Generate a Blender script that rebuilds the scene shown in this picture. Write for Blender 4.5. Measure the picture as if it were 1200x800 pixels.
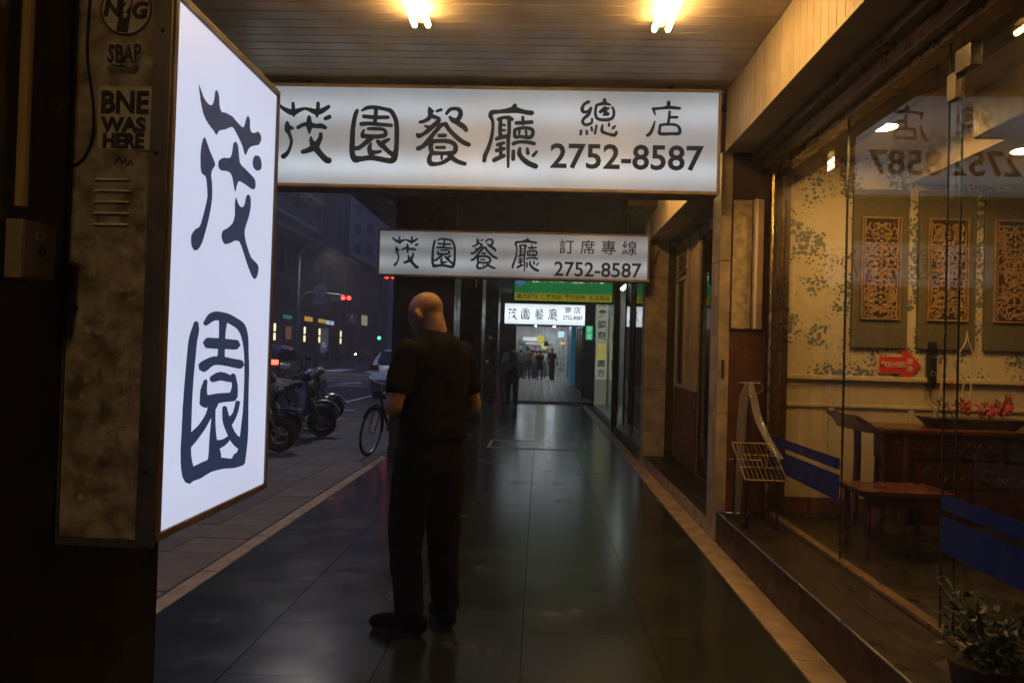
import bpy, bmesh, math, random
from math import sin, cos, pi, radians as rad
from mathutils import Vector as V, Matrix as Mx, noise as mnoise
S = bpy.context.scene
COL = S.collection
TMP = bpy.data.scenes.new('workbench')
for o in list(bpy.data.objects): bpy.data.objects.remove(o)

# ------------------------------------------------------------ camera
cam = bpy.data.objects.new('camera', bpy.data.cameras.new('camera')); COL.objects.link(cam)
cam.data.sensor_width = 36; cam.data.lens = 26.0; cam.data.clip_end = 1000; cam.data.clip_start = .05
r_, u_, f_ = V((0.9989, .0371, .0289)), V((-.0283, -.0178, .9994)), V((-.0371, .9992, .0167))
f_.normalize(); r_ = f_.cross(V((-.0283, -.0178, .9994))).normalized(); u_ = r_.cross(f_)
cam.matrix_world = Mx(((r_.x, u_.x, -f_.x, 0), (r_.y, u_.y, -f_.y, 0), (r_.z, u_.z, -f_.z, 1.42), (0, 0, 0, 1)))
S.camera = cam

# ------------------------------------------------------------ sky (late dusk), no sun left
W = bpy.data.worlds.new('World'); S.world = W; W.use_nodes = True
wn = W.node_tree; bg = wn.nodes['Background']
sky = wn.nodes.new('ShaderNodeTexSky'); sky.sky_type = 'NISHITA'; sky.sun_disc = False
sky.sun_elevation = rad(-1.5); sky.sun_rotation = rad(-70); sky.altitude = 20; sky.air_density = 1.2; sky.dust_density = 1.5; sky.ozone_density = 5
hsv = wn.nodes.new('ShaderNodeHueSaturation'); hsv.inputs['Saturation'].default_value = .82; wn.links.new(sky.outputs[0], hsv.inputs['Color']); wn.links.new(hsv.outputs[0], bg.inputs[0]); bg.inputs[1].default_value = 2.6

S.view_settings.view_transform = 'Standard'; S.view_settings.look = 'None'
S.view_settings.exposure = 0.0; S.view_settings.gamma = 1.0; S.view_settings.use_curve_mapping = False
S.render.engine = 'CYCLES'
S.cycles.use_denoising = True
try: S.cycles.denoiser = 'OPENIMAGEDENOISE'
except Exception: pass
S.cycles.sample_clamp_indirect = 4; S.cycles.max_bounces = 5; S.cycles.use_adaptive_sampling = True; S.cycles.adaptive_threshold = .025; S.cycles.light_sampling_threshold = .03; S.cycles.transparent_max_bounces = 24
S.cycles.caustics_reflective = False; S.cycles.caustics_refractive = False

# ------------------------------------------------------------ materials
MATS = {}
def nd(nt, t, **kw):
    n = nt.nodes.new(t)
    for k, v in kw.items(): setattr(n, k, v)
    return n
def mat(name, col, rough=.6, metal=0, var=.25, vscale=6, bump=.15, bscale=60, spec=.5, emit=None, es=0, col2=None, vdetail=6, rvar=.15, coat=0, objvar=0):
    """principled with noise-driven colour, roughness variation and fine relief"""
    if name in MATS: return MATS[name]
    m = bpy.data.materials.new(name); m.use_nodes = True; nt = m.node_tree; p = nt.nodes['Principled BSDF']
    p.inputs['Roughness'].default_value = rough; p.inputs['Metallic'].default_value = metal
    p.inputs['Specular IOR Level'].default_value = spec; p.inputs['Coat Weight'].default_value = coat
    tc = nd(nt, 'ShaderNodeTexCoord'); src = tc.outputs['Object']
    n1 = nd(nt, 'ShaderNodeTexNoise'); n1.inputs['Scale'].default_value = vscale; n1.inputs['Detail'].default_value = vdetail
    nt.links.new(src, n1.inputs['Vector'])
    c2 = col2 or tuple(c * (1 - var) for c in col)
    rp = nd(nt, 'ShaderNodeValToRGB'); rp.color_ramp.elements[0].position = .35; rp.color_ramp.elements[1].position = .65
    rp.color_ramp.elements[0].color = (*c2, 1); rp.color_ramp.elements[1].color = (*col, 1)
    nt.links.new(n1.outputs[0], rp.inputs[0]); last = rp.outputs[0]
    if objvar:
        oi = nd(nt, 'ShaderNodeObjectInfo'); hs = nd(nt, 'ShaderNodeHueSaturation')
        mr = nd(nt, 'ShaderNodeMapRange'); mr.inputs[3].default_value = 1 - objvar; mr.inputs[4].default_value = 1 + objvar
        nt.links.new(oi.outputs['Random'], mr.inputs[0]); nt.links.new(mr.outputs[0], hs.inputs['Value'])
        nt.links.new(last, hs.inputs['Color']); last = hs.outputs[0]
    nt.links.new(last, p.inputs['Base Color'])
    if rvar:
        n3 = nd(nt, 'ShaderNodeTexNoise'); n3.inputs['Scale'].default_value = vscale * 1.7; n3.inputs['Detail'].default_value = 5
        nt.links.new(src, n3.inputs['Vector'])
        mr = nd(nt, 'ShaderNodeMapRange'); mr.inputs[1].default_value = .3; mr.inputs[2].default_value = .7
        mr.inputs[3].default_value = max(.02, rough - rvar); mr.inputs[4].default_value = min(1, rough + rvar)
        nt.links.new(n3.outputs[0], mr.inputs[0]); nt.links.new(mr.outputs[0], p.inputs['Roughness'])
    if bump:
        n2 = nd(nt, 'ShaderNodeTexNoise'); n2.inputs['Scale'].default_value = bscale; n2.inputs['Detail'].default_value = 4
        b = nd(nt, 'ShaderNodeBump'); b.inputs['Strength'].default_value = bump; b.inputs['Distance'].default_value = .01
        nt.links.new(src, n2.inputs['Vector']); nt.links.new(n2.outputs[0], b.inputs['Height']); nt.links.new(b.outputs[0], p.inputs['Normal'])
    if emit:
        p.inputs['Emission Color'].default_value = (*emit, 1); p.inputs['Emission Strength'].default_value = es; m.cycles.emission_sampling = 'NONE'
    MATS[name] = m; return m
def lit(name, col, s):
    """something that gives off light"""
    if name in MATS: return MATS[name]
    m = bpy.data.materials.new(name); m.use_nodes = True; nt = m.node_tree; p = nt.nodes['Principled BSDF']
    p.inputs['Base Color'].default_value = (.5, .5, .5, 1); p.inputs['Roughness'].default_value = .4
    p.inputs['Emission Color'].default_value = (*col, 1); p.inputs['Emission Strength'].default_value = s
    if s < 1.5: m.cycles.emission_sampling = 'NONE'
    MATS[name] = m; return m
def signface(name, col, s, rows=(), axis='Z', var=.12, col2=None, rough=.35):
    """back-lit acrylic: tube glow painted into the emission as bands (rows = heights), with noise unevenness"""
    if name in MATS: return MATS[name]
    m = bpy.data.materials.new(name); m.use_nodes = True; nt = m.node_tree; p = nt.nodes['Principled BSDF']
    p.inputs['Base Color'].default_value = (.26, .27, .28, 1); p.inputs['Roughness'].default_value = rough
    tc = nd(nt, 'ShaderNodeTexCoord'); sp = nd(nt, 'ShaderNodeSeparateXYZ'); nt.links.new(tc.outputs['Object'], sp.inputs[0])
    last = None
    for z, w, a in rows:
        d = nd(nt, 'ShaderNodeMath', operation='SUBTRACT'); nt.links.new(sp.outputs[axis], d.inputs[0]); d.inputs[1].default_value = z
        d2 = nd(nt, 'ShaderNodeMath', operation='MULTIPLY'); nt.links.new(d.outputs[0], d2.inputs[0]); nt.links.new(d.outputs[0], d2.inputs[1])
        e = nd(nt, 'ShaderNodeMath', operation='MULTIPLY'); nt.links.new(d2.outputs[0], e.inputs[0]); e.inputs[1].default_value = -1 / (w * w)
        x = nd(nt, 'ShaderNodeMath', operation='EXPONENT'); nt.links.new(e.outputs[0], x.inputs[0])
        y = nd(nt, 'ShaderNodeMath', operation='MULTIPLY'); nt.links.new(x.outputs[0], y.inputs[0]); y.inputs[1].default_value = a
        if last is None: last = y.outputs[0]
        else:
            ad = nd(nt, 'ShaderNodeMath', operation='ADD'); nt.links.new(last, ad.inputs[0]); nt.links.new(y.outputs[0], ad.inputs[1]); last = ad.outputs[0]
    n = nd(nt, 'ShaderNodeTexNoise'); n.inputs['Scale'].default_value = 2.2; n.inputs['Detail'].default_value = 5
    nt.links.new(tc.outputs['Object'], n.inputs['Vector'])
    mr = nd(nt, 'ShaderNodeMapRange'); mr.inputs[1].default_value = .3; mr.inputs[2].default_value = .7; mr.inputs[3].default_value = s * (1 - var); mr.inputs[4].default_value = s * (1 + var)
    nt.links.new(n.outputs[0], mr.inputs[0]); st = mr.outputs[0]
    if last is not None:
        a1 = nd(nt, 'ShaderNodeMath', operation='ADD'); nt.links.new(last, a1.inputs[0]); a1.inputs[1].default_value = 1
        mu = nd(nt, 'ShaderNodeMath', operation='MULTIPLY'); nt.links.new(a1.outputs[0], mu.inputs[0]); nt.links.new(st, mu.inputs[1]); st = mu.outputs[0]
    p.inputs['Emission Color'].default_value = (*col, 1); nt.links.new(st, p.inputs['Emission Strength'])
    MATS[name] = m; return m
def glassmat(name, tint=(1, 1, 1), f0=.04, rough=.0):
    if name in MATS: return MATS[name]
    m = bpy.data.materials.new(name); m.use_nodes = True; nt = m.node_tree; nt.nodes.clear()
    out = nd(nt, 'ShaderNodeOutputMaterial'); mix = nd(nt, 'ShaderNodeMixShader'); tr = nd(nt, 'ShaderNodeBsdfTransparent'); gl = nd(nt, 'ShaderNodeBsdfGlossy')
    tr.inputs[0].default_value = (*tint, 1); gl.inputs['Roughness'].default_value = rough; gl.inputs[0].default_value = (1, 1, 1, 1)
    lw = nd(nt, 'ShaderNodeLayerWeight'); lw.inputs[0].default_value = .5
    pw = nd(nt, 'ShaderNodeMath', operation='POWER'); pw.inputs[1].default_value = 5; nt.links.new(lw.outputs['Facing'], pw.inputs[0])
    mr = nd(nt, 'ShaderNodeMapRange'); mr.inputs[3].default_value = f0; mr.inputs[4].default_value = 1; nt.links.new(pw.outputs[0], mr.inputs[0])
    nt.links.new(mr.outputs[0], mix.inputs[0]); nt.links.new(tr.outputs[0], mix.inputs[1]); nt.links.new(gl.outputs[0], mix.inputs[2]); nt.links.new(mix.outputs[0], out.inputs[0])
    MATS[name] = m; return m

# ------------------------------------------------------------ mesh builder
class MB:
    def __init__(s): s.v = []; s.f = []
    def add(s, vs, fs):
        b = len(s.v); s.v += [tuple(q) for q in vs]; s.f += [tuple(i + b for i in f) for f in fs]; return s
    def box(s, x0, x1, y0, y1, z0, z1):
        return s.add([(x0, y0, z0), (x1, y0, z0), (x1, y1, z0), (x0, y1, z0), (x0, y0, z1), (x1, y0, z1), (x1, y1, z1), (x0, y1, z1)],
                     [(0, 3, 2, 1), (4, 5, 6, 7), (0, 1, 5, 4), (1, 2, 6, 5), (2, 3, 7, 6), (3, 0, 4, 7)])
    def obox(s, c, size, m=None):
        b = len(s.v); hx, hy, hz = [q / 2 for q in size]; s.box(-hx, hx, -hy, hy, -hz, hz); m = m or Mx(); c = V(c)
        for i in range(b, len(s.v)): s.v[i] = tuple(c + m.to_3x3() @ V(s.v[i]))
        return s
    def path(s, pts, rs, n=8, caps=True, ell=None):
        """tube along pts; rs radius or list; ell=(a,b) scale of the section"""
        P = [V(p) for p in pts]; N = len(P)
        if not isinstance(rs, (list, tuple)): rs = [rs] * N
        ref = V((0, 0, 1)); t0 = (P[-1] - P[0])
        if abs(t0.normalized().z) > .9: ref = V((0, 1, 0))
        b = len(s.v)
        for i, p in enumerate(P):
            t = (P[min(i + 1, N - 1)] - P[max(i - 1, 0)]).normalized()
            a = t.cross(ref)
            if a.length < 1e-4: a = t.cross(V((1, 0, 0)))
            a.normalize(); c = a.cross(t)
            for k in range(n):
                th = 2 * pi * k / n; s.v.append(tuple(p + (a * cos(th) * (ell[0] if ell else 1) + c * sin(th) * (ell[1] if ell else 1)) * rs[i]))
        for i in range(N - 1):
            for k in range(n): s.f.append((b + i * n + k, b + i * n + (k + 1) % n, b + (i + 1) * n + (k + 1) % n, b + (i + 1) * n + k))
        if caps: s.f.append(tuple(b + k for k in range(n))[::-1]); s.f.append(tuple(b + (N - 1) * n + k for k in range(n)))
        return s
    def tube(s, a, b, r, r2=None, n=10): return s.path([a, b], [r, r if r2 is None else r2], n)
    def prism(s, poly, a, b, axis='y'):
        """extrude a 2d polygon: axis y -> poly in (x,z); axis x -> (y,z); axis z -> (x,y)"""
        n = len(poly); g = {'y': lambda p, d: (p[0], d, p[1]), 'x': lambda p, d: (d, p[0], p[1]), 'z': lambda p, d: (p[0], p[1], d)}[axis]
        return s.add([g(p, a) for p in poly] + [g(p, b) for p in poly], [tuple(range(n)), tuple(range(2 * n - 1, n - 1, -1))] + [(i, i + n, (i + 1) % n + n, (i + 1) % n) for i in range(n)])
    def torus(s, c, R, r, m=None, n=20, k=8, a0=0, a1=2 * pi):
        m = m or Mx(); c = V(c); b = len(s.v); full = abs(a1 - a0 - 2 * pi) < 1e-6; N = n if full else n + 1
        for i in range(N):
            th = a0 + (a1 - a0) * i / n
            for j in range(k):
                ph = 2 * pi * j / k; s.v.append(tuple(c + m.to_3x3() @ V(((R + r * cos(ph)) * cos(th), (R + r * cos(ph)) * sin(th), r * sin(ph)))))
        for i in range(n if full else n):
            i2 = (i + 1) % N if full else i + 1
            for j in range(k): s.f.append((b + i * k + j, b + i2 * k + j, b + i2 * k + (j + 1) % k, b + i * k + (j + 1) % k))
        return s
    def ball(s, c, r, n=10, m=None):
        """ellipsoid, r a number or (rx,ry,rz)"""
        if not isinstance(r, (tuple, list)): r = (r, r, r)
        c = V(c); b = len(s.v); mm = (m or Mx()).to_3x3(); h = max(4, n // 2 + 1)
        for i in range(1, h):
            ph = pi * i / h
            for k in range(n): th = 2 * pi * k / n; s.v.append(tuple(c + mm @ V((r[0] * sin(ph) * cos(th), r[1] * sin(ph) * sin(th), r[2] * cos(ph)))))
        t = len(s.v); s.v.append(tuple(c + mm @ V((0, 0, r[2])))); s.v.append(tuple(c + mm @ V((0, 0, -r[2]))))
        for i in range(h - 2):
            for k in range(n): s.f.append((b + i * n + k, b + (i + 1) * n + k, b + (i + 1) * n + (k + 1) % n, b + i * n + (k + 1) % n))
        for k in range(n): s.f.append((t, b + k, b + (k + 1) % n)); s.f.append((t + 1, b + (h - 2) * n + (k + 1) % n, b + (h - 2) * n + k))
        return s
    def mesh(s, name, mt=None, smooth=False):
        me = bpy.data.meshes.new(name); me.from_pydata(s.v, [], s.f); me.update()
        if mt: me.materials.append(mt)
        if smooth: me.polygons.foreach_set('use_smooth', [True] * len(me.polygons))
        return me
    def build(s, name, mt, parent=None, smooth=False, bevel=0, seg=2, recalc=True):
        me = s.mesh(name, mt, smooth)
        if recalc:
            bm = bmesh.new(); bm.from_mesh(me); bmesh.ops.recalc_face_normals(bm, faces=bm.faces); bm.to_mesh(me); bm.free()
        return link(name, me, parent, bevel, seg, smooth)
def link(name, me, parent=None, bevel=0, seg=2, smooth=False):
    o = bpy.data.objects.new(name, me); COL.objects.link(o)
    if parent is not None: o.parent = parent; o.location = -parent.location if not parent.parent else (0, 0, 0)
    if bevel:
        md = o.modifiers.new('bevel', 'BEVEL'); md.width = bevel; md.segments = seg; md.limit_method = 'ANGLE'; md.angle_limit = rad(40)
    if smooth:
        try: o.data.set_sharp_from_angle(angle=rad(50))
        except Exception: pass
    return o
def tag(o, label=None, cat=None, group=None, kind=None):
    if label: o['label'] = label
    if cat: o['category'] = cat
    if group: o['group'] = group
    if kind: o['kind'] = kind
    return o
def thing(name, label, cat, loc=(0, 0, 0), group=None):
    o = bpy.data.objects.new(name, None); COL.objects.link(o); o.location = loc; o.empty_display_size = .1
    return tag(o, label, cat, group)
def struct(name, loc=(0, 0, 0)):
    o = bpy.data.objects.new(name, None); COL.objects.link(o); o.location = loc; o['kind'] = 'structure'; return o
def copy_tree(o, parent=None):
    c = o.copy(); COL.objects.link(c)
    if parent is not None: c.parent = parent
    for ch in o.children: copy_tree(ch, c)
    return c
def box(name, mt, parent, *a, bevel=0): return MB().box(*a).build(name, mt, parent, bevel=bevel)
def text(body, size, mt, parent, loc, name='lettering', bold=0, ext=.0015, sx=1, rot=(pi / 2, 0, 0), align='CENTER', spacing=1, shear=0):
    """flat lettering; loc = centre of the line, in world coordinates, facing -Y by default"""
    cu = bpy.data.curves.new(name, 'FONT'); cu.body = body; cu.size = size; cu.align_x = align; cu.align_y = 'CENTER'
    cu.offset = bold; cu.extrude = ext; cu.space_character = spacing; cu.shear = shear; cu.resolution_u = 3
    me = tmp_eval(bpy.data.objects.new('tmp', cu))
    me.name = name; M_ = Mx.Translation(loc) @ __import__('mathutils').Euler(rot).to_matrix().to_4x4() @ Mx.Diagonal((sx, 1, 1, 1)); me.transform(M_)
    me.materials.clear(); me.materials.append(mt)
    return link(name, me, parent)
def tmp_eval(o):
    TMP.collection.objects.link(o); vl = TMP.view_layers[0]; vl.update()
    me = bpy.data.meshes.new_from_object(o.evaluated_get(vl.depsgraph)); bpy.data.objects.remove(o); return me
def crom(P, n):
    N = len(P); o = []
    for i in range(N - 1):
        a, b, c, d = P[max(i - 1, 0)], P[i], P[i + 1], P[min(i + 2, N - 1)]
        for k in range(n):
            t = k / n; o.append(tuple(.5 * (2 * b[j] + (c[j] - a[j]) * t + (2 * a[j] - 5 * b[j] + 4 * c[j] - d[j]) * t * t + (3 * b[j] - a[j] - 3 * c[j] + d[j]) * t ** 3) for j in range(len(b))))
    return o + [tuple(P[-1])]
def brush(strokes, cx, cz, sc, y, mt, parent, name='character', sx=1):
    """brush-written character from strokes (x,z,r in mm), cut from thin vinyl, facing -Y"""
    mb = MB()
    for q, st in enumerate(strokes):
        P = crom(st, 4); N = len(P); yy = y - .0003 * q; L = []; R = []
        for i, p in enumerate(P):
            tx, tz = P[min(i + 1, N - 1)][0] - P[max(i - 1, 0)][0], P[min(i + 1, N - 1)][1] - P[max(i - 1, 0)][1]; l = math.hypot(tx, tz) or 1
            nx, nz = -tz / l, tx / l; L.append((p[0] + nx * p[2], p[1] + nz * p[2])); R.append((p[0] - nx * p[2], p[1] - nz * p[2]))
        vs = []; fs = []
        for a, b in zip(L, R): vs += [a, b]
        for i in range(N - 1): fs.append((2 * i, 2 * i + 1, 2 * i + 3, 2 * i + 2))
        for (c, d, ei) in ((P[-1], P[-2], 2 * N - 2), (P[0], P[1], 0)):
            a0 = math.atan2(c[1] - d[1], c[0] - d[0]); b = len(vs)
            arc = [(c[0] + c[2] * cos(a0 + t), c[1] + c[2] * sin(a0 + t)) for t in (pi / 2, pi / 3, pi / 6, 0, -pi / 6, -pi / 3, -pi / 2)]
            vs += arc; fs.append(tuple(range(b, b + 7)))
        mb.add([(cx + sx * sc * a / 1000, yy, cz + sc * b / 1000) for a, b in vs], fs)
    return mb.build(name, mt, parent, recalc=False)

GL={'mao':[[(-203,206,11),(-164,176,16),(-118,154,22),(-84,148,23),(-43,167,18),(2,180,12),(40,172,16),(70,161,21),(100,154,23),(138,166,21),(186,197,16)],[(-93,219,13),(-89,177,16),(-85,136,18),(-83,118,7)],[(104,222,15),(104,181,16),(99,139,18),(99,115,7)],[(166,105,16),(196,118,18)],[(-134,68,13),(-131,42,23),(-128,8,23),(-117,-11,16),(-100,-55,13),(-95,-85,13),(-108,-138,13),(-130,-176,18),(-153,-195,22)],[(-129,34,22),(-91,24,13)],[(-45,32,16),(-2,55,16),(40,56,22),(89,45,18),(134,46,21),(168,33,15)],[(38,112,16),(39,75,22),(43,30,22),(44,-8,10)],[(133,-17,15),(133,-44,18),(116,-81,22),(94,-112,29),(43,-143,22),(-2,-158,18)],[(58,-45,10),(63,-75,18),(87,-112,31),(110,-141,26),(142,-178,23),(181,-215,25),(203,-222,25)]],
'yuan':[[(-143,180,15),(-153,154,18),(-163,109,18),(-172,34,19),(-173,-41,21),(-173,-116,22),(-169,-160,22),(-149,-197,26),(-126,-208,18)],[(-149,-197,26),(-89,-193,21),(-30,-184,21),(30,-190,21),(83,-200,21),(132,-207,22)],[(-105,181,9),(-72,200,16),(-35,208,16),(18,205,16),(70,196,15),(116,184,18),(143,151,18),(163,107,18),(171,47,19),(173,-12,19),(173,-87,19),(167,-147,22),(154,-192,26),(132,-207,22)],[(3,201,18),(4,164,16),(-1,97,16)],[(-89,136,16),(-2,130,16),(99,132,15)],[(-105,76,18),(-38,81,16),(37,75,16),(127,69,15)],[(-85,28,10),(-94,5,15),(-91,-17,18),(-65,-17,16)],[(-52,40,12),(1,41,15),(61,38,13),(84,20,15),(81,-7,18),(40,-18,18),(-20,-20,18),(-91,-17,19)],[(-12,-23,18),(-49,-54,21),(-85,-84,18),(-122,-111,18),(-159,-115,18)],[(-26,-76,10),(-36,-106,18),(-31,-139,21),(-15,-165,21)],[(-31,-143,18),(14,-142,16),(51,-134,12)],[(26,-56,15),(49,-78,22),(72,-96,21),(111,-133,18),(149,-158,21)],[(53,-82,21),(79,-59,18),(112,-40,13)]],
'can':[[(-113,216,12),(-105,194,22),(-104,164,19),(-114,138,18),(-151,115,15),(-181,107,13)],[(-105,194,18),(-86,194,12)],[(-53,195,12),(-20,206,12)],[(-96,157,18),(-63,146,16),(-36,135,15),(-43,113,18),(-83,75,19),(-119,41,19),(-155,14,16),(-188,-1,19),(-200,10,13)],[(-142,78,9),(-112,67,16)],[(22,177,13),(47,207,15),(84,216,15),(122,205,18),(130,168,19),(109,130,19),(79,122,22),(49,148,12)],[(87,123,22),(125,97,21),(163,72,21),(178,50,16)],[(17,92,16),(-16,87,18),(-45,53,18),(-81,8,18),(-116,-41,21),(-152,-79,18),(-189,-98,19)],[(17,95,18),(44,55,18),(75,22,18),(121,-18,19),(159,-44,19),(200,-61,18)],[(-29,5,16),(16,6,16)],[(-90,-52,21),(-93,-89,19),(-80,-130,19)],[(-94,-44,19),(-35,-37,16),(40,-38,18),(85,-56,18),(101,-85,19),(90,-123,19),(42,-130,16),(-17,-132,15),(-80,-132,19)],[(-48,-88,13),(15,-87,13)],[(-91,-141,16),(-101,-178,19),(-89,-212,21),(-44,-216,16),(7,-202,16),(58,-168,18)],[(58,-146,22),(88,-175,19),(126,-196,18),(175,-210,16)],[(-5,-147,12),(-4,-177,9)]],
'ting':[[(24,238,16),(14,215,22)],[(-144,183,19),(-89,188,16),(-30,196,21),(21,204,26),(73,194,19),(125,184,19),(155,182,19)],[(-155,179,19),(-162,153,18),(-145,116,13),(-141,57,13),(-150,-18,15),(-170,-92,16),(-194,-152,18),(-200,-193,16)],[(-98,128,16),(-58,143,13),(-21,140,18),(5,130,15)],[(-83,117,15),(-85,58,16),(-80,-2,16)],[(-17,126,16),(-15,37,15),(-20,-38,15),(-17,-149,13),(-14,-238,10)],[(-79,87,10),(-49,84,10)],[(-78,47,10),(-48,43,10)],[(-109,-24,15),(-69,-9,18),(-25,-1,15)],[(-100,-69,15),(-53,-53,13)],[(-106,-113,16),(-51,-98,15)],[(-123,-188,18),(-86,-169,18),(-50,-153,16)],[(-78,-61,13),(-73,-157,15)],[(39,101,15),(91,104,16),(157,110,15)],[(87,146,12),(91,94,13)],[(29,48,13),(70,62,13),(121,65,13),(162,51,15),(168,21,15),(153,-5,16),(116,-9,15),(72,-3,13),(35,-7,15),(28,23,13),(29,48,13)],[(66,53,10),(63,19,10)],[(114,46,10),(119,9,10)],[(21,-59,16),(65,-45,13),(132,-46,15),(180,-56,15)],[(22,-118,15),(23,-178,16)],[(73,-95,12),(68,-132,18),(91,-169,19),(136,-205,21),(196,-230,21)],[(129,-98,13),(134,-131,16)],[(200,-119,12),(175,-149,13)]],
'zong':[[(-83,118,14),(-113,102,12),(-131,67,14),(-119,41,14),(-85,45,12),(-63,72,11)],[(-63,72,11),(-80,22,14),(-114,-9,12),(-124,-40,12),(-97,-59,12),(-56,-43,11),(-53,-12,9)],[(-134,-105,11),(-136,-132,11)],[(-92,-105,10),(-88,-127,11)],[(-55,-77,9),(-51,-100,11)],[(-17,-61,9),(-27,-123,11)],[(38,135,14),(43,112,15)],[(-14,96,11),(39,108,14),(81,98,9)],[(-22,92,11),(-29,46,11),(-23,4,12),(4,-16,12),(65,-18,14),(106,2,12),(112,48,11),(100,79,9)],[(44,70,17),(10,43,14)],[(51,63,14),(74,71,8)],[(44,40,14),(71,25,12),(34,20,9)],[(28,-60,9),(26,-106,14),(68,-125,12),(121,-135,14),(136,-112,11)],[(77,-44,8),(77,-63,11)],[(123,-66,9),(108,-82,11)]],
'dian':[[(34,127,15),(34,101,15)],[(-82,76,12),(-22,81,11),(38,89,14),(118,83,12)],[(-78,68,11),(-66,30,6)],[(-68,-20,6),(-79,-66,11),(-100,-112,14),(-119,-127,14)],[(43,55,11),(40,5,11),(34,-33,11)],[(48,13,11),(100,14,11)],[(-26,-49,11),(19,-42,11),(87,-44,11),(118,-66,12),(119,-108,14),(58,-113,12),(-25,-114,14),(-29,-80,11),(-26,-49,11)]]}
GPOS={'mao': (-1.875, 3.097), 'yuan': (-1.32, 3.088), 'can': (-0.788, 3.08), 'ting': (-0.264, 3.091), 'zong': (0.407, 3.247), 'dian': (0.9, 3.244)}
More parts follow.
